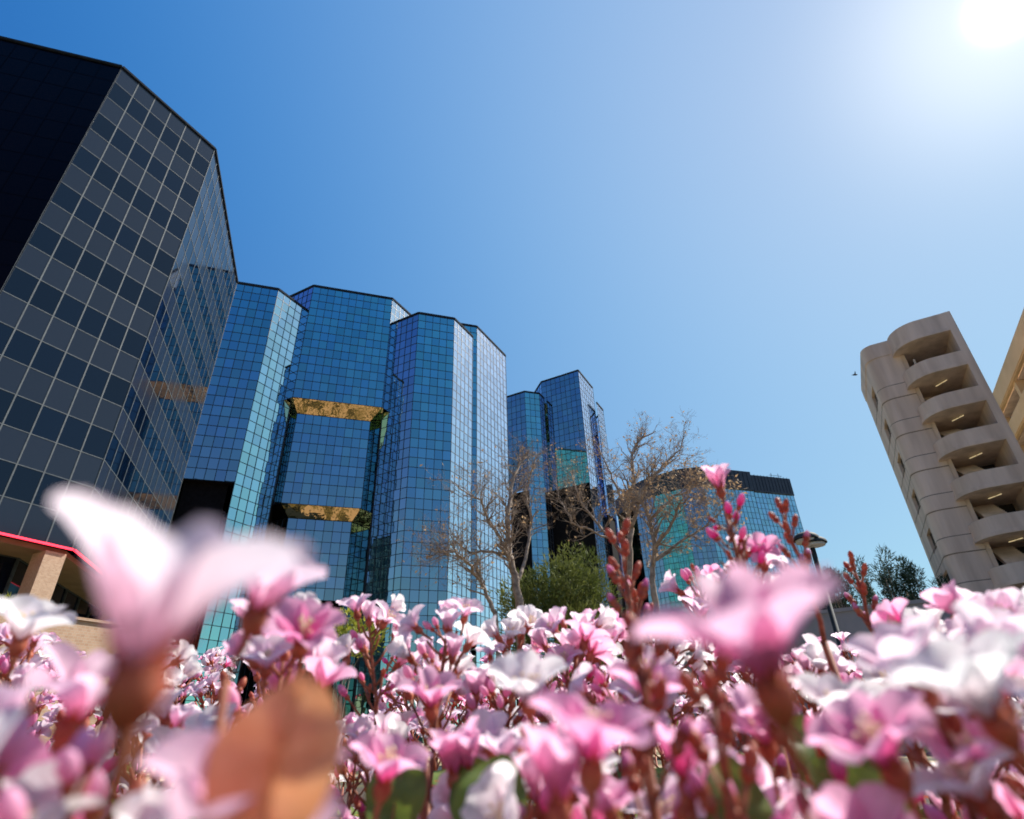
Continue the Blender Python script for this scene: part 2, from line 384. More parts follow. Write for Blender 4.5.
slab('soffit', [ST(*q) for q in (LA, LB, LC, LD, (-22.3, 67), (-52, 67))], 10.75 + Z0, 11.05 + Z0, noisy('brown_soffit', (.16, .10, .06), (.2, .13, .08), 1, .8), lb)
bm = bmesh.new()
for a, b in ((LA, LB), (LB, LC), (LC, LD)):
    A_, B_ = ST(*a), ST(*b); o_ = outn(A_, B_, inL)
    bar(bm, A_ + o_ * .16 + Vector((0, 0, 11.05 + Z0)), B_ + o_ * .16 + Vector((0, 0, 11.05 + Z0)), .1, .12)
obj('red_strip_light', bm, M['red'], lb)
# storefront set back under the overhang
SA, SB, SC, SE = (-52, 38.6), (-23.6, 38.6), (-19.2, 43.0), (-19.2, 60)
def uvbox(name, pts, z0, z1, mat, parent):
    bm = bmesh.new(); uvl = bm.loops.layers.uv.new('UVMap'); n = len(pts); acc = 0
    for i in range(n):
        a, b = pts[i], pts[(i + 1) % n]; l = (b - a).length
        f = bm.faces.new([bm.verts.new(v) for v in ((a.x, a.y, z0), (b.x, b.y, z0), (b.x, b.y, z1), (a.x, a.y, z1))])
        for lp, uv in zip(f.loops, ((acc, z0), (acc + l, z0), (acc + l, z1), (acc, z1))): lp[uvl].uv = uv
        acc += l
    f = bm.faces.new([bm.verts.new((p.x, p.y, z1)) for p in pts])
    for lp, p in zip(f.loops, pts): lp[uvl].uv = (p.x, p.y)
    return obj(name, bm, mat, parent)
for a, b, nc in ((SA, SB, 9), (SB, SC, 3), (SC, SE, 6)):
    A_, B_ = ST(*a), ST(*b)
    curtain(lb, A_, B_, outn(A_, B_, inL), 0, 10.75 + Z0, nc, 2.4, M['lvis'], M['metal'], frame=.12, depth=.1)
def column(s, t, w=1.15):
    c = ST(s, t); dx = Vector((math.sin(R_(27.6)), math.cos(R_(27.6)), 0)) * w / 2; dy = Vector((-dx.y, dx.x, 0)) * 1.3
    uvbox('brick_column', [c - dx - dy, c + dx - dy, c + dx + dy, c - dx + dy], 0, 10.74 + Z0, M['brick'], lb)
column(-17.05, 41.7); column(-22.8, 36.6); column(-16.6, 59.5)
for k in range(1, 4): column(-22.8 - 8 * k, 36.3)

# low brick planter wall in front of it
pw = empty('brick_planter', ST(-8.2, 19.4, 0), 'low tan brick planter wall at the left, below the dark building', 'planter')
dW = Vector((math.sin(R_(27.6)), math.cos(R_(27.6)), 0)); nW = Vector((-dW.y, dW.x, 0))
c0 = ST(-8.35, 19.35)
uvbox('planter_wall', [c0 - dW * 9, c0 + dW * 3.2, c0 + dW * 3.2 + nW * 3, c0 - dW * 9 + nW * 3], 0, 3.42 + Z0, M['brick'], pw)
uvbox('coping', [c0 - dW * 9.05 - nW * .06, c0 + dW * 3.25 - nW * .06, c0 + dW * 3.25 + nW * 3.05, c0 - dW * 9.05 + nW * 3.05], 3.423 + Z0, 3.5 + Z0, M['brick'], pw)

# ------------------------------------------------------------------ concrete stair tower, right
gt = empty('parking_tower', ST(42, 26, 0), 'grey concrete stair tower with stacked curved balconies at the right', 'building')
up = Vector((0, 0, 1))
aF = Vector((math.sin(R_(117.6)), math.cos(R_(117.6)), 0)); aB = Vector((math.sin(R_(27.6)), math.cos(R_(27.6)), 0))
Gb = Vector((29.35, 39.74, 0)); 
O = Vector((33.69, 34.94, 0))      # front right corner (foot)
def G(x, y, z=0): return O + aF * x + aB * y + up * (z + Z0)   # x negative = to the left, y = depth
HG = 27.5
# body outline (local): rounded left front corner
rel = Gb - O; bx, by = rel.dot(aF), rel.dot(aB)
yb = by - .15 
def arc(cx, cy, r, a0, a1, n=8): return [(cx + r * math.cos(R_(a0 + (a1 - a0) * i / n)), cy + r * math.sin(R_(a0 + (a1 - a0) * i / n))) for i in range(n + 1)]
yf = 1.95                          # face of the plain wall panel, behind the balcony fronts
xl = bx + .0
body = arc(xl + .9, yf + .9, .9, 180, 270) + [(-3.6, yf), (-3.6, yf + 7.5), (xl, yf + 7.5)]
xw = -3.75
def flatpoly(name, pts, z0, z1, mat, smooth=False):
    bm = bmesh.new(); prism(bm, [G(x, y) for x, y in pts], z0 + Z0, z1 + Z0); bmesh.ops.recalc_face_normals(bm, faces=bm.faces[:])
    return obj(name, bm, mat, gt)
# window openings cut in the left face: build the left wall from strips
z_tops = [24.0 - 3.05 * k for k in range(9)]
bm = bmesh.new()
def P2(x, y): return G(x, y)
front = arc(xl + .9, yf + .9, .9, 180, 270) + [(xw, yf)]
prism(bm, [G(x, y) for x, y in front + [(xw, yf + .35)] + arc(xl + .9, yf + .9, .55, 270, 180)], 0, HG - 1.3 + Z0)
wy0, wy1 = yf + 1.7, yf + 4.1
def wallbox(y0, y1, z0, z1):
    a, b = G(xl, y0), G(xl, y1)
    prism(bm, [G(xl, y0), G(xl, y1), G(xl + .35, y1), G(xl + .35, y0)], z0 + Z0, z1 + Z0)
wallbox(yf + .9, wy0, -Z0, HG - 1.3); wallbox(wy1, yf + 7.6, -Z0, HG - 1.3)
zz = HG - 1.3
for k in range(9):
    wt, wb = 24.75 - 3.05 * k, 23.3 - 3.05 * k
    if wb < 0: break
    wallbox(wy0, wy1, wt, zz); zz = wb
    wp_ = bmesh.new(); box(wp_, G(xl + .25, (wy0 + wy1) / 2, (wt + wb) / 2), aF * .03, aB * (wy1 - wy0) / 2, up * (wt - wb) / 2); obj('window_pane', wp_, M['lblack'], gt)
wallbox(wy0, wy1, -Z0, zz)
prism(bm, [G(x, y) for x, y in ((xl + .35, yf + 7.25), (-.2, yf + 7.25), (-.2, yf + 7.6), (xl + .35, yf + 7.6))], 0, HG - 1.3 + Z0)
bmesh.ops.recalc_face_normals(bm, faces=bm.faces[:])
obj('wall', bm, M['conc'], gt)
# parapet, a touch proud of the wall
cap = arc(xl + .85, yf + .85, .9, 180, 270) + [(xw + .1, yf - .05), (xw + .1, yf + 7.62), (xl - .05, yf + 7.62)]
flatpoly('parapet', cap, HG - 1.3, HG, M['conc'])
for k in range(9):
    zt = 24.0 - 3.05 * k
    # string course at each floor
    ring = arc(xl + .87, yf + .87, .9, 180, 270); inner = arc(xl + .87, yf + .87, .86, 270, 180)
    for nm, za, zb in (('string_course', zt - 1.62, zt - .55),):
        if za > 0: flatpoly(nm, [(xl - .03, wy0 - .3)] + ring + [(xw, yf - .03), (xw, yf + .01)] + inner + [(xl + .01, wy0 - .3)], za, zb, M['conc'])
    for zg in (zt - 1.66, zt - .51):
        if zg > 0: flatpoly('joint', [(xl - .012, yf + 7)] + arc(xl + .888, yf + .888, .9, 180, 270) + [(xw, yf - .012), (xw, yf + .02)] + arc(xl + .88, yf + .88, .86, 270, 180) + [(xl + .02, yf + 7)], zg - .035, zg + .035, M['groove'])
# balcony parapets with rounded left ends
def rail(z0, z1, proud=0, th=.2, xr=-.5):
    r = 1.9; xL = -4.15 - proud; yF = 0 - proud
    outer = [(xL, yf + .1)] + arc(xL + r, yF + r, r, 180, 270, 14) + [(xr, yF)]
    inner = [(xr, yF + th)] + arc(xL + r, yF + r, r - th, 270, 180, 14) + [(xL + th, yf + .1)]
    bm = bmesh.new(); prism(bm, [G(x, y) for x, y in outer + inner], z0 + Z0, z1 + Z0); bmesh.ops.recalc_face_normals(bm, faces=bm.faces[:])
    return bm
obj('balcony_parapet', rail(HG - 1.4, HG, .0), M['conc'], gt)
obj('balcony_lip', rail(HG - 1.65, HG - 1.4, .09, .55), M['conc'], gt)
def floor_poly(z0, z1, mat, nm):
    r = 1.75; xL = -4.0; yF = .15
    pts = [(xL, yf - .05)] + arc(xL + r, yF + r, r, 180, 270, 12) + [(-.5, yF), (-.5, yf + 6.5), (xw + .05, yf + 6.5), (xw + .05, yf - .05)]
    flatpoly(nm, pts, z0, z1, mat)
floor_poly(HG - 1.6, HG - 1.3, M['conc'], 'roof_slab')
for k in range(8):
    zt = 24.0 - 3.05 * k
    rl = obj('balcony_parapet', rail(zt - 1.0, zt), M['conc'], gt)
    obj('balcony_lip', rail(zt - 1.25, zt - 1.0, .09, .5), M['conc'], gt)
    floor_poly(zt - 1.2, zt - .95, M['conc'], 'floor_slab')
    if k:
        zl = zt + 3.05 - 1.25 - .1
        lt = bmesh.new(); bar(lt, G(-2.35, 2.2, zl), G(-2.0, 1.85, zl), .05, .05); bar(lt, G(-1.95, 1.8, zl), G(-1.7, 1.55, zl), .05, .05); obj('tube_light', lt, M['tube'], gt)
lt = bmesh.new(); bar(lt, G(-3.1, 1.5, 23.6), G(-3.1, 1.5, 25.0), .1, .1); obj('standpipe', lt, noisy('pale_pipe', (.6, .57, .5), (.7, .66, .6), 3, .5), gt)
# right pier, back wall of the balconies, stair flights
bm = bmesh.new(); prism(bm, [G(-.5, -.02), G(0, -.02), G(0, 8.9), G(-.5, 8.9)], 0, HG + Z0); obj('pier', bm, M['conc'], gt)
bm = bmesh.new(); prism(bm, [G(xw + .02, yf + .02), G(xw + .3, yf + .02), G(xw + .3, yf + 2.0), G(xw + .02, yf + 2.0)], 0, HG - 1.62 + Z0)
obj('inner_wall', bm, M['conc'], gt)
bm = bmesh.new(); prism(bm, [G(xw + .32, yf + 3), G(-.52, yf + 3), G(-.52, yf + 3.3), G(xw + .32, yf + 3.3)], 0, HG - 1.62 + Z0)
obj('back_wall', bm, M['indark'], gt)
for k in range(8):
    zt = 24.0 - 3.05 * k - 1.2
    if zt - 3 < 0: break
    bm = bmesh.new()
    a, b = G(-2.4, 2.0, zt - 1.5), G(-2.4, 4.6, zt)
    for i in range(9):
        q = a.lerp(b, i / 8.5); box(bm, q, aF * .65, aB * .2, up * .1)
    bar(bm, a - up * .15, b - up * .15, 1.3, .15)
    obj('stair_flight', bm, M['conc'], gt)

# parking garage beyond the tower, golden light tinted into its concrete
pg = empty('parking_garage', ST(52, 24, 0), 'golden lit concrete parking garage at the right edge with open dark decks', 'building')
gA = Vector((47.6, 50.7, 0)); 
dirG = -aB; nG = -aF                      # runs toward the viewer's right, faces left
def Q(x, y, z): return gA + dirG * x + aF * y + up * (z + Z0)
LEN = 34
for k in range(9):
    if k == 0: zt, zb = HG, HG - 1.75
    else: zt, zb = 24.2 - 3.05 * (k - 1), 22.75 - 3.05 * (k - 1)
    if zb < 0: break
    bm = bmesh.new(); box(bm, Q(LEN / 2, .15, (zt + zb) / 2), dirG * LEN / 2, aF * .15, up * (zt - zb) / 2)
    box(bm, Q(LEN / 2, .08, zb + .2), dirG * LEN / 2, aF * .15, up * .1); obj('spandrel', bm, M['tan'], pg)
    bm = bmesh.new(); box(bm, Q(LEN / 2, 9, zb + .15), dirG * LEN / 2, aF * 8.6, up * .14); obj('deck', bm, M['conc'], pg)
for i in range(5):
    bm = bmesh.new(); box(bm, Q(.5 + i * 8, .65, 13), dirG * .35, aF * .45, up * 13.3); obj('pillar', bm, M['tan'], pg)
bm = bmesh.new(); box(bm, Q(LEN / 2, 17.8, 13), dirG * LEN / 2, aF * .2, up * 13.3); obj('back_wall', bm, M['conc'], pg)
bm = bmesh.new(); box(bm, Q(0.05, 9, 13), dirG * .15, aF * 8.5, up * 13.3); obj('end_wall', bm, M['conc'], pg)

# low grey wall, lower right
lw_ = bmesh.new(); wp = at(897, 606, 27.0); wz = wp.z
a = Vector((wp.x, wp.y, 0)) - aF * 9; b = Vector((wp.x, wp.y, 0)) + aF * 12
prism(lw_, [a, b, b + aB * .3, a + aB * .3], 0, wz)
prism(lw_, [a - aB * .05, b - aB * .05, b + aB * .35, a + aB * .35], wz + .003, wz + .14)
bmesh.ops.recalc_face_normals(lw_, faces=lw_.faces[:])
tag(obj('boundary_wall', lw_, M['wallgrey']), 'plain low grey wall at the foot of the concrete stair tower', 'wall')

# ------------------------------------------------------------------ lamps
def lamp(px, py, dist, lab, s=1.0, turn=0):
    top = at(px, py, dist); base = Vector((top.x, top.y, 0))
    e = empty('street_lamp', base, lab, 'street lamp', 'double dome lamps of the plaza')
    bm = bmesh.new(); tube(bm, [base, base + up * .6, base + up * .62, Vector((top.x, top.y, top.z - .25 * s))], [.13, .13, .085, .075], 10); obj('post', bm, M['metal'], e)
    for side, rr, dz in ((-1, .40, .0), (1, .36, -.12)):
        bm = bmesh.new()
        ctr = top + Vector((math.cos(turn), math.sin(turn), 0)) * side * .12 * s + up * dz
        prof = [(rr * math.cos(R_(t)), rr * .62 * math.sin(R_(t))) for t in range(0, 90, 12)] + [(.015, rr * .62)]
        rings = []
        for (r, z) in prof:
            rings.append([bm.verts.new(ctr + Vector((r * s * math.cos(2 * math.pi * k / 20), r * s * math.sin(2 * math.pi * k / 20), z * s))) for k in range(20)])
        for r0, r1 in zip(rings, rings[1:]):
            for k in range(20): bm.faces.new((r0[k], r0[(k + 1) % 20], r1[(k + 1) % 20], r1[k])).smooth = True
        h = obj('lamp_shade', bm, M['metal'], e)
        bm = bmesh.new(); prismp = [ctr + Vector((.8 * rr * s * math.cos(2 * math.pi * k / 16), .8 * rr * s * math.sin(2 * math.pi * k / 16), 0)) for k in range(16)]
        prism(bm, prismp, ctr.z - .07 * s, ctr.z + .0); g = obj('diffuser', bm, M['lampglass'], h)
        g.location = (0, 0, 0); g.parent = h
    return e
lamp(810, 540, 20, 'dark domed lamp on a leaning looking post in front of the far glass block')
lamp(309, 618, 24, 'small domed lamp between the left pink flowers and the yellow shrub')
lamp(324, 617, 27, 'small domed lamp directly beside the yellow shrub, the farther of the pair')

# bird
bp = at3(855, 375, 40)
bm = bmesh.new()
tube(bm, [bp + Vector(v) * .6 for v in ((-.28, 0, 0), (-.15, 0, .02), (0, 0, .03), (.14, 0, .03), (.22, 0, .05), (.27, 0, .05))], [.01, .045, .055, .045, .03, .01], 8)
for sgn in (-1, 1):
    a = [bp + Vector(v) * .55 for v in ((.1, 0, .05), (.02, sgn * .22, .2), (-.12, sgn * .42, .3), (-.1, sgn * .2, .16), (-.08, 0, .04))]
    vs = [bm.verts.new(v) for v in a]; vs2 = [bm.verts.new(v - up * .012) for v in a]
    bm.faces.new(vs); bm.faces.new(vs2[::-1])
    for i in range(5): bm.faces.new((vs[i], vs2[i], vs2[(i + 1) % 5], vs[(i + 1) % 5]))
tag(obj('bird', bm, M['birdmat']), 'tiny dark bird flying beside the top of the concrete stair tower', 'bird')

# ------------------------------------------------------------------ trees
def leafcard(bm, p, size, rnd, mi=0, aspect=.55, nrm=None):
    n = nrm or Vector((rnd.gauss(0, 1), rnd.gauss(0, 1), rnd.gauss(0, 1))).normalized()
    x = n.orthogonal().normalized(); x.rotate(Matrix.Rotation(rnd.uniform(0, 6.28), 3, n)); y = n.cross(x)
    vs = [bm.verts.new(p + x * size * a + y * size * b * aspect + n * size * c) for a, b, c in ((-1, 0, 0), (-.2, .9, .15), (1, 0, .1), (-.2, -.9, .15))]
    bm.faces.new((vs[0], vs[1], vs[2])).material_index = mi; bm.faces.new((vs[0], vs[2], vs[3])).material_index = mi
def bare_tree(label, limbs, seed, twig=1.0, leaves=260, depth=4, r0=.14, loc=None):
    rnd = random.Random(seed)
    e = empty('bare_tree', loc or Vector((limbs[0][0].x, limbs[0][0].y, 0)), label, 'tree', 'bare trees in front of the towers')
    bm = bmesh.new(); tips = []
    tb = bmesh.new()
    def grow(p, d, ln, r, lev):
        pts = [p]; rad = [r]; n = 4
        for i in range(n):
            d = (d + Vector((rnd.gauss(0, .22), rnd.gauss(0, .22), rnd.gauss(.04, .18)))).normalized()
            pts.append(pts[-1] + d * ln / n); rad.append(max(.003, r * (1 - .55 * (i + 1) / n)))
        tube(tb if lev >= 2 else bm, pts, rad, 4 if lev >= 2 else 6, cap=False)
        if lev >= depth:
            tips.append((pts[-1], d)); tips.append((pts[2], d)); return
        for k in range(rnd.choice((2, 3, 4))):
            i = rnd.randint(1, n); ax = Vector((rnd.gauss(0, 1), rnd.gauss(0, 1), rnd.gauss(0, .7))).normalized()
            nd = (d + ax * rnd.uniform(.55, 1.1) + Vector((0, 0, .12))).normalized()
            grow(pts[i], nd, ln * rnd.uniform(.5, .78), max(.003, rad[i] * .62), lev + 1)
    for limb in limbs:
        pts = limb[:-1] if isinstance(limb[-1], float) else limb; rr = limb[-1] if isinstance(limb[-1], float) else r0
        # smooth
        P = []
        for i in range(len(pts) - 1):
            for k in range(4):
                t = k / 4; q = pts[i].lerp(pts[i + 1], t)
                P.append(q + Vector((rnd.gauss(0, .025), rnd.gauss(0, .025), rnd.gauss(0, .025))))
        P.append(pts[-1]); n = len(P)
        rad = [rr * (1 - .72 * i / (n - 1)) for i in range(n)]
        tube(bm, P, rad, 8)
        for i in range(2, n):
            for _ in range(2 if i > n * .35 else 0):
                d = (P[i] - P[i - 1]).normalized(); ax = Vector((rnd.gauss(0, 1), rnd.gauss(0, 1), rnd.gauss(0, .8))).normalized()
                nd = (d * .7 + ax * .8 + Vector((0, 0, .15))).normalized()
                grow(P[i], nd, rnd.uniform(.9, 1.5) * twig, rad[i] * .5, 1)
        grow(P[-1], (P[-1] - P[-2]).normalized(), 1.3 * twig, rad[-1], 1)
    tr = obj('trunk', bm, M['bark'], e)
    tw_ = obj('twigs', tb, M['bark'], e)
    lf = bmesh.new()
    for _ in range(leaves):
        p, d = rnd.choice(tips); p = p + Vector((rnd.gauss(0, .05), rnd.gauss(0, .05), rnd.gauss(-.03, .05)))
        leafcard(lf, p, rnd.uniform(.035, .085), rnd)
    tag(obj('dry_leaves', lf, M['dryleaf'], e), kind='stuff')
    return e
def A_(l, d0=22.): return [at(x, y, d0 + dd) for (x, y, dd) in l]
def g0(px, py, d):  # foot of a trunk: straight down from a pixel
    q = at(px, py, d); return Vector((q.x, q.y, 0))
footA = g0(520, 640, 21)
bare_tree('bare tree with a limb arching left across the glass tower, left of the green tree', [
    [footA] + A_([(519, 600, -1), (515, 575, -1), (509, 555, -1), (508, 520, -1), (513, 480, -.5), (520, 462, 0)], 22) + [.17],
    A_([(511, 560, -1), (500, 538, -1.3), (488, 520, -1.6), (480, 500, -2), (470, 495, -2)], 22) + [.08],
    A_([(509, 556, -1), (492, 552, -1.2), (470, 553, -1.5), (455, 540, -2), (447, 548, -2)], 22) + [.06],
    A_([(516, 590, -1), (525, 560, 0), (531, 520, .5), (526, 490, 1), (535, 460, 1)], 22) + [.08],
    [g0(497, 625, 20)] + A_([(497, 618, -2), (489, 600, -2), (480, 580, -2), (468, 563, -2.5), (456, 553, -3), (448, 551, -3)], 22) + [.09],
], 3, twig=.72, leaves=500)
footB = g0(628, 640, 24)
bare_tree('tall bare tree whose fine crown stands against the sky above the green tree', [
    [footB] + A_([(628, 600, 0), (630, 560, 0), (630, 530, 0), (627, 505, 0), (634, 480, 0), (632, 455, .5), (640, 440, .5)], 24) + [.15],
    A_([(631, 530, 0), (640, 500, -.5), (652, 478, -1), (666, 462, -1.5), (680, 450, -2)], 24) + [.08],
    A_([(628, 510, 0), (618, 490, .5), (608, 468, .8), (600, 450, 1)], 24) + [.07],
    A_([(630, 560, 0), (612, 540, 0), (595, 520, .5), (580, 500, .5), (572, 475, 1)], 24) + [.08],
    A_([(612, 540, 0), (590, 530, -.5), (572, 522, -1), (560, 500, -1), (556, 480, -1)], 24) + [.05],
], 11, twig=.68, leaves=800)
footC = g0(655, 640, 20)
bare_tree('bare tree with pale dry leaves spreading in front of the far glass block', [
    [footC] + A_([(655, 600, 0), (652, 575, 0), (655, 545, 0), (648, 515, 0), (640, 495, 0), (650, 478, 0)], 20) + [.12],
    A_([(654, 550, 0), (668, 530, -.3), (680, 505, -.5), (692, 497, -1)], 20) + [.07],
    A_([(650, 520, 0), (670, 500, .5), (690, 490, 1), (704, 500, 1)], 20) + [.06],
    A_([(655, 560, 0), (675, 545, .5), (700, 530, .8), (720, 512, 1)], 20) + [.06],
], 23, twig=.7, leaves=1100)

def leafy(name, label, cat, base, top, blobs, mat, size, count, seed, aspect=.4, group=None, trunk=.12):
    rnd = random.Random(seed); e = empty(name, base, label, cat, group)
    bm = bmesh.new(); tube(bm, [base, base.lerp(top, .4), base.lerp(top, .9)], [trunk, trunk * .75, trunk * .25], 8)
    for c, r in blobs: 
        st_ = base.lerp(top, rnd.uniform(.25, .6)); st_.z = min(st_.z, c.z - .1); tube(bm, [st_, st_.lerp(c, .5) + Vector((0, 0, .05)), c], [trunk * .35, trunk * .22, trunk * .08], 5, cap=False)
    obj('trunk', bm, M['bark'], e)
    bm = bmesh.new(); tot = sum(r.x * r.y * r.z for c, r in blobs)
    for c, r in blobs:
        for _ in range(int(count * r.x * r.y * r.z / tot)):
            v = Vector((rnd.gauss(0, 1), rnd.gauss(0, 1), rnd.gauss(0, 1))).normalized() * rnd.uniform(.35, 1.0) ** .5
            v *= 1 + .25 * math.sin(v.x * 9 + seed) * math.cos(v.z * 8 + v.y * 6)
            p = c + Vector((v.x * r.x, v.y * r.y, v.z * r.z))
            nd = (v + Vector((rnd.gauss(0, .6), rnd.gauss(0, .6), rnd.gauss(.6, .5)))).normalized()
            n = nd.orthogonal().normalized(); n.rotate(Matrix.Rotation(rnd.uniform(0, 6.28), 3, nd)); y = nd.cross(n)
            s = size * rnd.uniform(.6, 1.4)
            vs = [bm.verts.new(p + nd * a * s + y * b * s) for a, b in ((0, -aspect * .5), (1, 0), (0, aspect * .5), (-.3, 0))]
            bm.faces.new(vs)
    tag(obj('crown', bm, mat, e), None)
    return e
def V3(x, y, z): return Vector((x, y, z))
# green tree behind the bare ones
def blob(px, py, d, rx, rz): return (at(px, py, d), V3(rx, rx, rz))
gb = [blob(560, 582, 25, 1.4, 1.1), blob(535, 600, 25, 1.7, 1.1), blob(578, 592, 25.5, 1.3, 1.1), blob(528, 612, 25, 1.1, .8), blob(590, 570, 26, .8, 1.0), blob(572, 556, 26, .7, .6), blob(600, 600, 26, .9, 1.0), blob(560, 640, 25.5, 2.3, 2.0), blob(535, 588, 24.6, .6, .8)]
cg = at(562, 640, 25.5)
leafy('evergreen_tree', 'bushy olive green tree in front of the second tower, between the bare trees', 'tree', V3(cg.x, cg.y, 0), at(562, 560, 25.5), gb, M['conifer'], .17, 20000, 4, .28)
# pines right
pines = [(838, 592, 55, 'round pine crown at the left end of the row, beside the dark roof'), (861, 590, 62, 'short pine in the row behind the reddish bud spike'), (887, 583, 52, 'tallest and densest pine of the row'), (905, 588, 54, 'slim pine just right of the tallest one'), (922, 598, 50, 'thin open pine beside the concrete stair tower')]
for i, (x, y, dd, lb_) in enumerate(pines):
    rnd = random.Random(50 + i); c = at(x, y, dd); base = V3(c.x, c.y, 0); bl = []
    hh = [1.9, 1.9, 2.4, 2.2, 2.2][i]
    for k in range(12):
        bl.append((c + V3(rnd.gauss(0, .75), rnd.gauss(0, .7), rnd.uniform(-3.0, hh * .75)), V3(.55, .55, .9)))
    bl.append((c - V3(0, 0, 3.5), V3(1.4, 1.4, 1.6)))
    leafy('pine_tree', lb_, 'tree', base, c + V3(0, 0, hh * .7), bl, M['pine'], .26, 5200, 60 + i, .22, 'pines beyond the grey wall', .16)
# yellow shrub
ys = [blob(345, 617, 12, .28, .14), blob(330, 626, 12, .22, .16), blob(362, 622, 12, .26, .14), blob(378, 628, 12.2, .2, .12), blob(350, 640, 12, .6, .3), blob(322, 640, 12, .3, .2)]
cy = at(348, 650, 12)
leafy('shrub', 'yellow green shrub below the notched front of the glass tower', 'shrub', V3(cy.x, cy.y, 0), at(348, 612, 12), ys, M['yellowleaf'], .075, 1500, 9, .5, None, .04)
pl = at(5, 604, 21.5)
leafy('potted_plant', 'small bright green plant on the brick planter at the left edge', 'plant', V3(pl.x, pl.y, 3.5 + Z0), pl + V3(0, 0, .1), [(pl, V3(.45, .45, .22)), (pl + V3(-.5, -.3, .05), V3(.4, .4, .25))], M['yellowleaf'], .12, 400, 8, .2, None, .03)
# dark gabled roof behind the pines
rb = empty('low_building', V3(*at(820, 620, 60).to_2d(), 0), 'low dark roofed building glimpsed right of the far glass block', 'building')
q0, q1, q2 = at(795, 570, 60), at(812, 577, 60), at(846, 603, 60)
bm = bmesh.new()
a, b = V3(q1.x, q1.y, q1.z), V3(q2.x, q2.y, q2.z)
dd_ = Vector((b.x - a.x, b.y - a.y, 0)).normalized(); nn = Vector((-dd_.y, dd_.x, 0))
a0 = a - dd_ * 6 
vs = [(a0, a0.z), (a, a.z), (b, b.z), (b + dd_ * .5, b.z - .6), (b + dd_ * .5, 3), (a0, 3)]
f0 = [bm.verts.new((p.x, p.y, z)) for p, z in vs]; f1 = [bm.verts.new((p.x + nn.x * 9, p.y + nn.y * 9, z)) for p, z in vs]
bm.faces.new(f0[::-1]); bm.faces.new(f1)
for i in range(6): bm.faces.new((f0[i], f0[(i + 1) % 6], f1[(i + 1) % 6], f1[i]))
bmesh.ops.recalc_face_normals(bm, faces=bm.faces[:])
obj('roof', bm, noisy('dark_roof', (.03, .03, .04), (.06, .06, .07), 2, .8), rb)
bm = bmesh.new(); prism(bm, [a0 + nn * .3, b + nn * .3, b + nn * 8.7, a0 + nn * 8.7], 0, 3); obj('wall', bm, M['wallgrey'], rb)
# ------------------------------------------------------------------ flowering shrubs around the lens
def petal_mat(name, base, tip, back=.6):
    m, N, L, P = newmat(name)
    at_ = N.new('ShaderNodeAttribute'); at_.attribute_name = 'tip'
    rp = N.new('ShaderNodeValToRGB'); rp.color_ramp.elements[0].color = (*base, 1); rp.color_ramp.elements[1].color = (*tip, 1)
    rp.color_ramp.elements[0].position = .05; rp.color_ramp.elements[1].position = .8
    L.new(at_.outputs['Fac'], rp.inputs['Fac'])
    oi = N.new('ShaderNodeObjectInfo'); hs = N.new('ShaderNodeHueSaturation'); mr = N.new('ShaderNodeMapRange')
    mr.inputs['To Min'].default_value = .75; mr.inputs['To Max'].default_value = 1.25
    L.new(oi.outputs['Random'], mr.inputs['Value']); L.new(mr.outputs[0], hs.inputs['Saturation']); L.new(rp.outputs['Color'], hs.inputs['Color'])
    tc = N.new('ShaderNodeTexCoord'); nz = N.new('ShaderNodeTexNoise'); nz.inputs['Scale'].default_value = 420
    b = N.new('ShaderNodeBump'); b.inputs['Strength'].default_value = .25; b.inputs['Distance'].default_value = .0008
    L.new(tc.outputs['Object'], nz.inputs['Vector']); L.new(nz.outputs['Fac'], b.inputs['Height']); L.new(b.outputs[0], P.inputs['Normal'])
    n2 = N.new('ShaderNodeTexNoise'); n2.inputs['Scale'].default_value = 260; n2.inputs['Detail'].default_value = 5
    L.new(tc.outputs['Object'], n2.inputs['Vector']); m2 = N.new('ShaderNodeMapRange'); m2.inputs['From Min'].default_value = .3; m2.inputs['From Max'].default_value = .6; m2.inputs['To Min'].default_value = .84; m2.inputs['To Max'].default_value = 1
    L.new(n2.outputs['Fac'], m2.inputs['Value']); L.new(m2.outputs[0], hs.inputs['Value'])
    P.inputs['Roughness'].default_value = .55; L.new(hs.outputs[0], P.inputs['Base Color'])
    P.inputs['Specular IOR Level'].default_value = .25
    t = N.new('ShaderNodeBsdfTranslucent'); mx = N.new('ShaderNodeMixShader'); mx.inputs[0].default_value = back
    L.new(hs.outputs[0], t.inputs['Color']); L.new(P.outputs[0], mx.inputs[1]); L.new(t.outputs[0], mx.inputs[2])
    out = [n for n in N if n.type == 'OUTPUT_MATERIAL'][0]; L.new(mx.outputs[0], out.inputs['Surface'])
    return m
PM = [petal_mat('white_petal', (.95, .80, .87), (.97, .94, .94)), petal_mat('pale_pink_petal', (.95, .56, .75), (.96, .79, .88)),
      petal_mat('pink_petal', (.93, .31, .57), (.96, .58, .76)), petal_mat('deep_pink_bud', (.90, .17, .43), (.95, .45, .67), .5)]
M['stem'] = noisy('red_brown_stem', (.34, .10, .055), (.52, .21, .11), 180, .6, trans=.4)
M['calyx'] = noisy('red_calyx', (.48, .09, .055), (.66, .23, .12), 260, .55, trans=.45)
M['stamen'] = plain('cream_stamen', (.85, .65, .42), .6)
M['leafgreen'] = noisy('leathery_green_leaf', (.09, .15, .015), (.22, .30, .04), 40, .4, trans=.4)
M['leafbrown'] = noisy('orange_brown_leaf', (.70, .32, .14), (.82, .44, .22), 90, .45, trans=.75)
FM = [M['stem'], M['calyx'], M['stamen']]

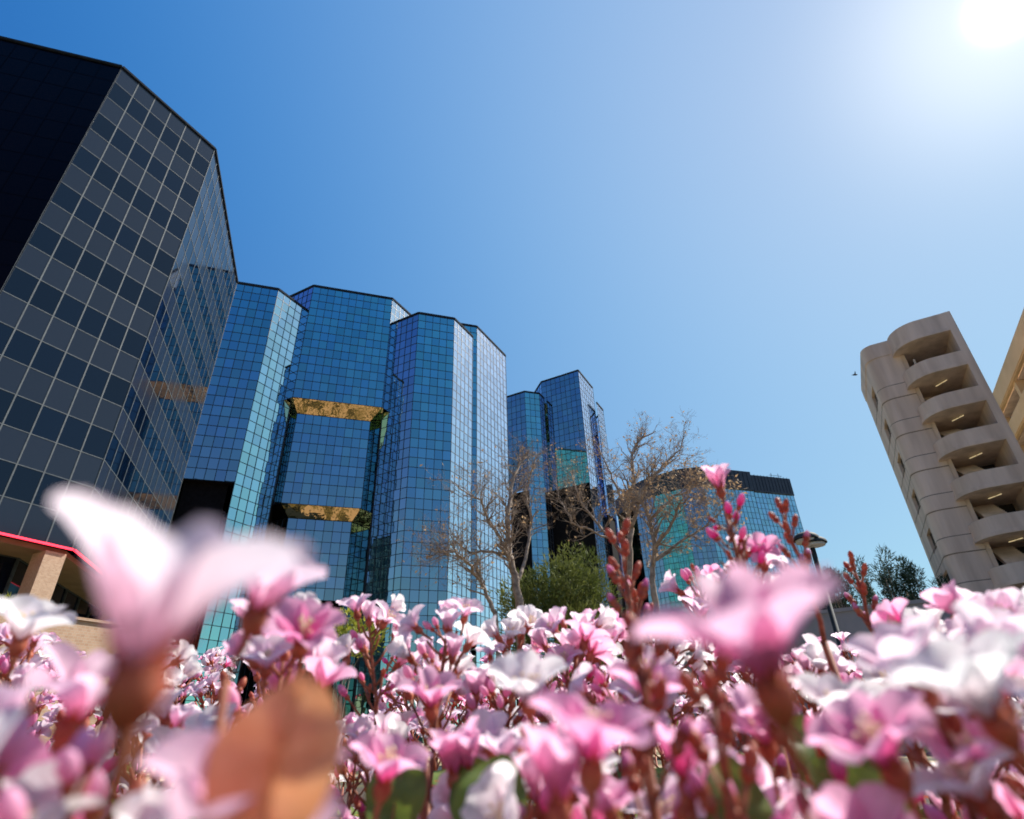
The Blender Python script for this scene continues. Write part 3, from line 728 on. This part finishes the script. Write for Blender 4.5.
def surf(bm, lay, fn, nu, nv, mi):
    g = [[None] * (nv + 1) for _ in range(nu + 1)]
    for i in range(nu + 1):
        for j in range(nv + 1):
            g[i][j] = bm.verts.new(fn(i / nu, j / nv)); g[i][j][lay] = i / nu
    for i in range(nu):
        for j in range(nv):
            f = bm.faces.new((g[i][j], g[i + 1][j], g[i + 1][j + 1], g[i][j + 1])); f.material_index = mi; f.smooth = True
def ellip(bm, lay, base, axis, L_, r, mi, n=8, m=6, tipv=None):
    x = axis.orthogonal().normalized(); y = axis.cross(x); rings = []
    for i in range(m + 1):
        t = i / m; rr = r * (math.sin(math.pi * min(.97, t * .9 + .06)) ** .75); 
        ring = []
        for k in range(n):
            a = 2 * math.pi * k / n; v = bm.verts.new(base + axis * L_ * t + (x * math.cos(a) + y * math.sin(a)) * rr); v[lay] = t; ring.append(v)
        rings.append(ring)
    for a, b in zip(rings, rings[1:]):
        for k in range(n):
            f = bm.faces.new((a[k], a[(k + 1) % n], b[(k + 1) % n], b[k])); f.material_index = mi; f.smooth = True
    f = bm.faces.new(rings[-1]); f.material_index = mi; f.smooth = True
def stamp_tube(bm, pts, radii, n, mi): tube(bm, pts, radii, n, mi)
def flower_mesh(seed, openness, petalmat, hi=False, wf=1.0):
    rnd = random.Random(seed); bm = bmesh.new(); lay = bm.verts.layers.float.new('tip')
    nu, nv = (10, 8) if hi else (6, 5)
    tube(bm, [V3(0, 0, -.010), V3(.0004, 0, -.005), V3(0, 0, 0)], [.0006, .0007, .0010], 6, 0)
    ellip(bm, lay, V3(0, 0, -.003), V3(0, 0, 1), .006, .0022, 1)
    for k in range(5):
        a = 2 * math.pi * k / 5 + rnd.uniform(-.15, .15); op = openness + rnd.uniform(-.18, .18); Lp = .0122 * rnd.uniform(.88, 1.1); W = .0043 * wf * rnd.uniform(.85, 1.15)
        rad = V3(math.cos(a), math.sin(a), 0); tan = V3(-math.sin(a), math.cos(a), 0); tw_ = rnd.uniform(-.3, .3); ph = rnd.uniform(0, 6)
        def fn(u, v, rad=rad, tan=tan, op=op, Lp=Lp, W=W, tw_=tw_, ph=ph):
            s = (v - .5) * 2
            w = W * (math.sin(math.pi * (.06 + .84 * u ** 1.25)) ** .62)
            ang = op * (.55 + .5 * u)             # angle away from the axis, curling outward
            out_ = Lp * u * math.sin(ang); hgt = Lp * u * math.cos(ang) + .0015
            edge = Lp * .03 * u * math.cos(3.2 * s + ph) * (1 if u > .6 else u)
            cup = (s * s) * w * .7
            p = rad * (.001 + out_ - cup * math.cos(ang) * .8) + V3(0, 0, hgt + cup * math.sin(ang) + edge) + tan * (s * w + tw_ * u * .001)
            if u > .9: p -= (rad * math.sin(ang) + V3(0, 0, math.cos(ang))) * Lp * (.05 * abs(s) - .03 * (1 - abs(s)) * -1)
            return p
        surf(bm, lay, fn, nu, nv, 3)
        # sepal
        q = a + math.pi / 5; r2 = V3(math.cos(q), math.sin(q), 0); t2_ = V3(-math.sin(q), math.cos(q), 0)
        vs = [bm.verts.new(v) for v in (V3(0, 0, .001) + t2_ * .0012 + r2 * .0012, V3(0, 0, .001) - t2_ * .0012 + r2 * .0012, V3(0, 0, .0045) + r2 * .0036)]
        bm.faces.new(vs).material_index = 1
    for k in range(12):
        a = rnd.uniform(0, 6.28); o = rnd.uniform(.1, .55); l = rnd.uniform(.004, .0062); d = V3(math.cos(a) * math.sin(o), math.sin(a) * math.sin(o), math.cos(o))
        e = d * l + V3(0, 0, .002); tube(bm, [V3(0, 0, .001), e], [.00018, .00014], 3, 2, False); ellip(bm, lay, e, d, .0009, .0005, 2, 5, 3)
    me = bpy.data.meshes.new('flower'); bm.to_mesh(me); bm.free()
    for m_ in FM + [petalmat]: me.materials.append(m_)
    return me
FLW = []   # (mesh) variants: tone x openness
for tone in range(3):
    for j, op in enumerate((.48, .68, .88, 1.1)):
        FLW.append((tone, flower_mesh(100 + tone * 10 + j, op, PM[tone])))
HERO = [flower_mesh(207, .74, PM[1], True, 1.05), flower_mesh(202, .85, PM[2], True), flower_mesh(203, .85, PM[0], True), flower_mesh(204, .9, PM[2], True, .95), flower_mesh(205, .55, PM[2], True)]

def bud(bm, lay, p, d, s=1.0, brown=False):
    ellip(bm, lay, p, d, .0045 * s, .0020 * s, 1)
    if brown: ellip(bm, lay, p + d * .002 * s, d, .0066 * s, .0019 * s, 1)
    else: ellip(bm, lay, p + d * .0028 * s, d, .0102 * s, .0027 * s, 3, 9, 7)
def cluster_variant(seed, kind):
    """stem, pedicels and buds in one mesh, and where its open flowers sit"""
    rnd = random.Random(seed); bm = bmesh.new(); lay = bm.verts.layers.float.new('tip'); spots = []
    H = .095; pts = [V3(0, 0, 0)]; bend = V3(rnd.gauss(0, .1), rnd.gauss(0, .1), 1).normalized()
    for i in range(1, 7): pts.append(pts[-1] + (bend + V3(rnd.gauss(0, .07), rnd.gauss(0, .07), 0)).normalized() * H / 6)
    tube(bm, pts, [.0019, .0018, .0017, .0015, .0013, .0011, .0009], 6, 0)
    n = 15 if kind != 'spike' else 11
    for k in range(n):
        t = .30 + .68 * k / (n - 1); f = t * 6; i = min(5, int(f)); p = pts[i].lerp(pts[i + 1], f - i)
        a = k * 2.4 + rnd.uniform(-.3, .3)
        if kind == 'spike':
            d = V3(math.cos(a) * .5, math.sin(a) * .5, 1).normalized(); l = .017 * (1.15 - t) + .005
            e = p + d * l; tube(bm, [p, e], [.0009, .0008], 5, 0); bud(bm, lay, e, d, 1.25, True)
            if t < .6: bud(bm, lay, e + d * .002, d, .8, False)
            continue
        l = .024 * (1.25 - t) + .006; d = V3(math.cos(a), math.sin(a), rnd.uniform(.55, 1.1)).normalized()
        mid = p + d * l * .5; d2 = (d + V3(0, 0, .5)).normalized(); e = mid + d2 * l * .55
        tube(bm, [p, mid, e], [.0010, .0009, .0008], 5, 0)
        if rnd.random() < (.62 if kind == 'bloom' else .3): spots.append((e + d2 * .009, (d2 + V3(rnd.gauss(0, .25), rnd.gauss(0, .25), rnd.gauss(0, .2))).normalized()))
        else:
            bud(bm, lay, e, d2, rnd.uniform(.8, 1.15), rnd.random() < .25)
            if rnd.random() < .5:
                d3 = (d2 + V3(rnd.gauss(0, .6), rnd.gauss(0, .6), 0)).normalized(); tube(bm, [mid, mid + d3 * .006], [.0008, .0007], 5, 0); bud(bm, lay, mid + d3 * .006, d3, .8, rnd.random() < .4)
    if kind == 'bloom': spots.append((pts[-1] + bend * .008, bend))
    else: bud(bm, lay, pts[-1], bend, 1.1, kind == 'spike')
    me = bpy.data.meshes.new('flower_cluster'); bm.to_mesh(me); bm.free()
    for m_ in FM + [PM[3]]: me.materials.append(m_)
    return me, spots
CV = {'bloom': [cluster_variant(300 + i, 'bloom') for i in range(6)], 'bud': [cluster_variant(320 + i, 'bud') for i in range(4)], 'spike': [cluster_variant(340 + i, 'spike') for i in range(3)]}
def leaf_mesh(seed, mat, L_=.05, W=.017, rw=1):
    rnd = random.Random(seed); bm = bmesh.new(); lay = bm.verts.layers.float.new('tip')
    c = rnd.uniform(.1, .35)
    def fn(u, v):
        s = (v - .5) * 2; w = W * (math.sin(math.pi * (.03 + .94 * u ** 1.15)) ** .85)
        return V3(s * w, L_ * u, abs(s) * w * c - u * u * L_ * .18 + .0012 * math.sin(u * 14 + s))
    surf(bm, lay, fn, 12, 6, 0)
    tube(bm, [V3(0, -.008, 0), V3(0, 0, -.0003), V3(0, L_ * .5, -L_ * .047), V3(0, L_ * .95, -L_ * .165)], [.0009 * rw, .0009 * rw, .0006 * rw, .0002], 5, 1)
    me = bpy.data.meshes.new('leaf'); bm.to_mesh(me); bm.free(); me.materials.append(mat); me.materials.append(M['leafbrown'] if mat is M['leafgreen'] else M['leafrib'])
    return me
M['leafrib'] = noisy('pale_leaf_rib', (.85, .55, .28), (.9, .62, .34), 60, .5, trans=.7)
LV = [leaf_mesh(400 + i, M['leafgreen'], .05, .016) for i in range(3)]
LB_ = leaf_mesh(410, M['leafbrown'], .05, .0165, 2)
def rot_to(d, spin):
    q = Vector((0, 0, 1)).rotation_difference(d); return q @ __import__('mathutils').Quaternion((0, 0, 1), spin)
def place(name, me, parent, loc, rot, s):
    o = bpy.data.objects.new(name, me); C.objects.link(o); o.parent = parent; o.location = loc; o.rotation_mode = 'QUATERNION'; o.rotation_quaternion = rot; o.scale = (s, s, s); return o

shrub_def = [('pink blossoming shrub at the left edge, nearest the brick planter', -38, .55), ('pink blossoming shrub in the left foreground with the big blurred orange leaf', -24, .22),
    ('pink blossoming shrub below the notched front of the glass tower', -11, .75), ('pink blossoming shrub in the centre foreground with a white open flower', 2, .3),
    ('pink blossoming shrub below the green tree, with an upright red bud spike', 10, .8), ('pink blossoming shrub with the biggest blurred pink flower, right of the centre', 21, .25),
    ('pink blossoming shrub below the row of pines', 29, .8), ('pink blossoming shrub with white blurred flowers at the right edge', 42, .42)]
shrubs = []
for lab, a, dd in shrub_def:
    a = R_(a); loc = V3(math.sin(a) * dd, math.cos(a) * dd, 0)
    shrubs.append(empty('flowering_shrub', loc, lab, 'flowering shrub', 'pink flowering shrubs around the viewer'))
def nearest(p): return min(shrubs, key=lambda s: (s.location.xy - p.xy).length)
rnd = random.Random(77)
count = {}
stemsbm = {}
def add_cluster(p, kind, tone=None, s=1.0, lean=.12, shrub=None, keep=1.0):
    """p = tip of the cluster in the world"""
    sh = shrub or nearest(p)
    me, spots = rnd.choice(CV[kind]); d = V3(rnd.gauss(0, lean), rnd.gauss(0, lean), 1).normalized(); q = rot_to(d, rnd.uniform(0, 6.28))
    base = p - q @ V3(0, 0, .1) * s
    o = place('flower_cluster', me, sh, base - sh.location, q, s)
    if tone is None: tone = rnd.choices((0, 1, 2), (.27, .47, .26))[0]
    for sp, dr in spots:
        if rnd.random() > keep: continue
        tn = tone if rnd.random() < .6 else rnd.choice((0, 1, 2))
        fm = rnd.choice([m_ for t_, m_ in FLW if t_ == tn])
        place('flower', fm, o, sp, rot_to(dr, rnd.uniform(0, 6.28)), rnd.uniform(1.05, 1.4))
    bm = stemsbm.setdefault(sh.name, bmesh.new())
    low = base - sh.location; foot = V3(low.x * .35 + rnd.gauss(0, .03), low.y * .35 + rnd.gauss(0, .03), max(.0, low.z - .45))
    mid = low.lerp(foot, .3) ; mid.x = low.x * .9; mid.y = low.y * .9
    tube(bm, [foot, mid, low + V3(0, 0, .003)], [.004, .003, .0019], 6, 0)
    return o
def add_leaf(p, d, me, s, sh=None, label=None, side=None):
    sh = sh or nearest(p); y = d.normalized(); x = (side - y * side.dot(y)).normalized() if side else y.cross(V3(rnd.gauss(0, .3), rnd.gauss(0, .3), 1)).normalized(); z = x.cross(y)
    q = Matrix((x, y, z)).transposed().to_quaternion()
    o = place('leaf', me, sh, p - sh.location, q, s)
    if label: o['label'] = label
    return o
# canopy: rejection-sampled positions in the wedge the lens sees
pts = []
tries = 0
while tries < 9000:
    tries += 1
    a = R_(rnd.uniform(-49, 49)); dd = .13 + 1.55 * rnd.random() ** .75
    p = V3(math.sin(a) * dd, math.cos(a) * dd, 0); sp = .046 + .03 * dd
    if any((p - q).length_squared < sp * sp for q in pts): continue
    pts.append(p)
core_n = len(pts)
tries = 0
while tries < 1500:      # sparser growth beyond the edges of the view
    tries += 1
    a = R_(rnd.choice((-1, 1)) * rnd.uniform(50, 100)); dd = .3 + 1.0 * rnd.random()
    p = V3(math.sin(a) * dd, math.cos(a) * dd, 0); sp = .11 + .03 * dd
    if any((p - q).length_squared < sp * sp for q in pts): continue
    pts.append(p)
nleaf = {}
for p in pts:
    dd = p.length
    lim = 6.5 - (5.0 if -20 < math.degrees(math.atan2(p.x, p.y)) < -12 else 0) - 1.2 * p.x / dd - (5.5 if dd < .25 else (3.0 if dd < .38 else 0))      # how high the canopy reaches, degrees above the lens
    el = lim - (abs(rnd.gauss(0, 2.2)) if rnd.random() < .55 else rnd.uniform(0, 12))
    if dd < .26: el = min(el, rnd.uniform(-14, -3))
    z = ZC + dd * math.tan(R_(el))
    kind = rnd.choices(('bloom', 'bud', 'spike'), (.66, .26, .08))[0]
    add_cluster(V3(p.x, p.y, z), kind)
    for _ in range(2 if dd < .8 else 1):
        sh = nearest(p); nleaf[sh.name] = nleaf.get(sh.name, 0) + 1
        if nleaf[sh.name] > 95: continue
        az_ = rnd.uniform(0, 6.28); dl = V3(math.cos(az_), math.sin(az_), rnd.uniform(.1, .9))
        add_leaf(V3(p.x + rnd.gauss(0, .01), p.y + rnd.gauss(0, .01), z - rnd.uniform(.075, .12)), dl, rnd.choice(LV), rnd.uniform(.6, 1.15), sh)
# spikes and sprays that rise above the rest
def tip(px, py, dist, kind, tone=None, s=1.0, lean=.06, keep=1.0): return add_cluster(at3(px, py, dist) - V3(0, 0, .010 * s if kind != 'spike' else 0), kind, tone, s, lean, keep=keep)
tip(617, 530, .34, 'spike', s=.9); tip(781, 508, .40, 'spike', s=.8); tip(852, 562, .52, 'spike', s=.9); tip(696, 560, .5, 'bud'); tip(640, 580, .42, 'spike', s=.9)
tip(720, 505, .36, 'bud', 1, .7, .03, .0); tip(760, 545, .40, 'bloom', 1, .8)
tip(384, 612, .5, 'bloom', 1); tip(290, 602, .33, 'bloom', 1, .6); tip(430, 612, .42, 'bloom', 1); tip(548, 618, .45, 'bloom', 1); tip(495, 625, .5, 'bloom', 0)
tip(985, 600, .33, 'bloom', 1); tip(1010, 668, .2, 'bloom', 0); tip(875, 618, .38, 'bloom', 0); tip(600, 625, .5, 'bloom', 2); tip(300, 620, .28, 'bloom', 2)
for x_, y_, d_ in ((655, 640, .17), (705, 680, .16), (118, 700, .13), (520, 720, .22), (850, 700, .2), (40, 690, .15)):
    tip(x_, y_, d_, 'spike' if x_ % 2 else 'bud', s=.8)
for x_, y_, d_, a_, s_ in ((470, 800, .2, .3, .9), (500, 780, .24, -.4, .9), (865, 700, .22, .5, .8), (860, 740, .24, -.3, .9), (745, 800, .2, .2, .8), (620, 790, .25, -.5, 1), (385, 780, .25, .1, .9), (690, 770, .3, .6, 1), (930, 790, .2, -.6, .8), (560, 770, .3, .9, 1)):
    p_ = at3(x_, y_ + 45 + .016 * s_ * 575 / d_, d_); add_leaf(p_, V3(math.sin(a_), .25, math.cos(a_)), rnd.choice(LV), s_ * .75, None, None, (CAM_R + V3(0, 0, rnd.uniform(-.4, .4))))
# single flowers close to the lens, each with its own stalk
hero = bmesh.new
def hero_flower(px, py, size_px, mesh_i, face, label=None, roll=0.0):
    d = .0255 * F_PX / size_px; 
    v = ray(px, py); p = CAM_P + v * (d * F_PX / ((px - 512) ** 2 + (py - 409.5) ** 2 + F_PX ** 2) ** .5 * (((px - 512) ** 2 + (py - 409.5) ** 2 + F_PX ** 2) ** .5 / F_PX) ** 2)
    sh = nearest(p); dirv = (CAM_R * face[0] + Vector((0, 0, 1)) * face[1] + V3(-v.x, -v.y, 0).normalized() * face[2]).normalized()
    bm = bmesh.new(); lay = bm.verts.layers.float.new('tip')
    low = p - dirv * .0105; base = V3(low.x + rnd.gauss(0, .004), low.y + rnd.gauss(0, .004), low.z - .10)
    L0 = base - low
    tube(bm, [L0, L0 * .5 + V3(.001, 0, 0), V3(0, 0, 0)], [.0019, .0016, .0010], 8, 0)
    for k in range(3):
        t = .25 + .22 * k; a = rnd.uniform(0, 6.28); q = L0 * t; d3 = V3(math.cos(a), math.sin(a), 1.2).normalized(); tube(bm, [q, q + d3 * .007], [.0009, .0008], 5, 0); bud(bm, lay, q + d3 * .007, d3, .8, k == 1)
    me = bpy.data.meshes.new('flower_cluster'); bm.to_mesh(me); bm.free()
    for m_ in FM + [PM[3]]: me.materials.append(m_)
    o = place('flower_cluster', me, sh, low - sh.location, __import__('mathutils').Quaternion(), 1)
    f = place('flower', HERO[mesh_i], o, dirv * .0135, rot_to(dirv, roll), 1.3)
    if label: f['label'] = label
    return f
hero_flower(126, 725, 285, 0, (.0, 1, .3), 'huge blurred pale pink flower', 0)
hero_flower(248, 632, 115, 0, (.3, 1, .35), None, 1.2)
hero_flower(782, 722, 205, 3, (-.05, 1, .35), 'big blurred pink flower', .2)
hero_flower(930, 705, 105, 0, (-.2, 1, .3), 'blurred white flower', .9)
hero_flower(1012, 745, 145, 2, (-.3, 1, .2), None, .1)
hero_flower(60, 745, 120, 3, (.2, 1, .2), None, 2)
hero_flower(228, 885, 200, 1, (.1, 1, .4), 'deep pink blurred flower', .8)
hero_flower(722, 497, 42, 4, (0, 1, .1), None, .4)
hero_flower(530, 715, 78, 2, (-.1, .9, .6), 'white open flower', .3)
hero_flower(590, 790, 130, 1, (.2, 1, .3), None, .3)
hero_flower(905, 790, 130, 1, (-.3, 1, .3), None, 1.3)
hero_flower(840, 745, 90, 2, (.3, 1, .5), None, 2.3)
hero_flower(300, 655, 75, 1, (0, .8, .8), None, .3)
hero_flower(15, 655, 75, 2, (0, 1, .4), None, .3)
hero_flower(690, 800, 95, 4, (0, 1, .1), None, .3)
hero_flower(560, 830, 120, 4, (0, 1, .1), None, 1.3)
hero_flower(430, 720, 62, 3, (.1, 1, .4), None, .9)
hero_flower(455, 790, 70, 4, (-.1, 1, .1), None, .2)
hero_flower(380, 800, 85, 1, (.2, 1, .3), None, 1.9)
hero_flower(650, 720, 80, 1, (.2, 1, .4), None, .5)
hero_flower(770, 760, 85, 3, (0, 1, .5), None, .5)
hero_flower(985, 800, 110, 1, (0, 1, .3), None, 2.5)
hero_flower(110, 700, 60, 1, (0, 1, .6), None, 2.5)
# big orange-brown leaf close to the lens
pb = at3(240, 905, .085); pt = at3(296, 662, .09)
add_leaf(pb, pt - pb, LB_, (pt - pb).length / .05 * 1.0, shrubs[1], 'large blurred orange brown leaf', CAM_R)
for sh in shrubs:
    if sh.name in stemsbm:
        me = bpy.data.meshes.new('stems'); stemsbm[sh.name].to_mesh(me); me.materials.append(M['stem'])
        o = bpy.data.objects.new('stems', me); C.objects.link(o); o.parent = sh
        bm = bmesh.new(); r3 = random.Random(5)
        for _ in range(2600):
            z = ZC - .10 - .5 * r3.random() ** 1.6; a = r3.uniform(0, 6.28); rr = .36 * r3.random() ** .5
            leafcard(bm, V3(math.cos(a) * rr, math.sin(a) * rr, z), r3.uniform(.015, .03), r3, 0, .45)
        tag(obj('inner_foliage', bm, M['leafgreen']), kind='stuff').parent = sh

# ------------------------------------------------------------------ light
SUN_AZ, SUN_EL = R_(58.9), R_(46.5)
sdir = V3(math.sin(SUN_AZ) * math.cos(SUN_EL), math.cos(SUN_AZ) * math.cos(SUN_EL), math.sin(SUN_EL))
sl = bpy.data.lights.new('sun', 'SUN'); sl.energy = 5.0; sl.angle = R_(.5); sl.color = (1, .95, .87)
so = bpy.data.objects.new('sun', sl); C.objects.link(so); so.rotation_euler = sdir.to_track_quat('Z', 'Y').to_euler(); so.location = sdir * 300
w = bpy.data.worlds.new('World'); sc.world = w; w.use_nodes = True
N, L = w.node_tree.nodes, w.node_tree.links; bg = N['Background']
sky = N.new('ShaderNodeTexSky'); sky.sky_type = 'NISHITA'; sky.sun_disc = False; sky.sun_elevation = SUN_EL; sky.sun_rotation = SUN_AZ
sky.air_density = 1.0; sky.dust_density = 0; sky.ozone_density = 3; sky.altitude = 200
# hazy aureole round the sun, added to the sky by direction
tc = N.new('ShaderNodeTexCoord'); dp = N.new('ShaderNodeVectorMath'); dp.operation = 'DOT_PRODUCT'; dp.inputs[1].default_value = sdir
L.new(tc.outputs['Generated'], dp.inputs[0])
def glow(k, amp, col):
    mx_ = N.new('ShaderNodeMath'); mx_.operation = 'MAXIMUM'; mx_.inputs[1].default_value = 0; L.new(dp.outputs['Value'], mx_.inputs[0])
    pw_ = N.new('ShaderNodeMath'); pw_.operation = 'POWER'; pw_.inputs[1].default_value = k; L.new(mx_.outputs[0], pw_.inputs[0])
    ml = N.new('ShaderNodeVectorMath'); ml.operation = 'SCALE'; ml.inputs[0].default_value = [c * amp for c in col]; L.new(pw_.outputs[0], ml.inputs['Scale']); return ml
g1, g2 = glow(5000, 50, (1, .99, .97)), glow(3, 1.0, (2.2, 1.3, 0))
g3 = glow(90, 1.0, (2.6, 2.3, 1.6)); g6 = glow(1, 1.0, (0, 1.36, 2.6)); g7 = glow(12, 1.0, (.5, .1, 0))
# paler air low over the horizon
sx = N.new('ShaderNodeSeparateXYZ'); L.new(tc.outputs['Generated'], sx.inputs[0])
hz = N.new('ShaderNodeMath'); hz.operation = 'SUBTRACT'; hz.use_clamp = True; hz.inputs[0].default_value = 1; L.new(sx.outputs['Z'], hz.inputs[1])
hp = N.new('ShaderNodeMath'); hp.operation = 'POWER'; hp.inputs[1].default_value = 3; L.new(hz.outputs[0], hp.inputs[0])
hv = N.new('ShaderNodeVectorMath'); hv.operation = 'SCALE'; hv.inputs[0].default_value = (2.0, .2, 0); L.new(hp.outputs[0], hv.inputs['Scale'])
g4 = N.new('ShaderNodeVectorMath'); L.new(g3.outputs[0], g4.inputs[0]); L.new(hv.outputs[0], g4.inputs[1])
g5 = N.new('ShaderNodeVectorMath'); L.new(g2.outputs[0], g5.inputs[0]); L.new(g4.outputs[0], g5.inputs[1])
g8 = N.new('ShaderNodeVectorMath'); L.new(g6.outputs[0], g8.inputs[0]); L.new(g7.outputs[0], g8.inputs[1])
g9 = N.new('ShaderNodeVectorMath'); L.new(g8.outputs[0], g9.inputs[0]); L.new(g5.outputs[0], g9.inputs[1])
g2 = N.new('ShaderNodeVectorMath'); L.new(g9.outputs[0], g2.inputs[0]); g2.inputs[1].default_value = (0, .05, 1.9)
a1 = N.new('ShaderNodeVectorMath'); a2 = N.new('ShaderNodeVectorMath')
L.new(g1.outputs[0], a1.inputs[0]); L.new(g2.outputs[0], a1.inputs[1]); L.new(a1.outputs[0], a2.inputs[0])
tn = N.new('ShaderNodeVectorMath'); tn.operation = 'MULTIPLY'; tn.inputs[1].default_value = (.12, .44, .18)
L.new(sky.outputs[0], tn.inputs[0]); L.new(tn.outputs[0], a2.inputs[1])
L.new(a2.outputs[0], bg.inputs['Color']); bg.inputs['Strength'].default_value = .098
sc.view_settings.view_transform = 'Standard'; sc.view_settings.look = 'None'; sc.view_settings.exposure = 0.76; sc.view_settings.gamma = 1
sc.cycles.max_bounces = 8
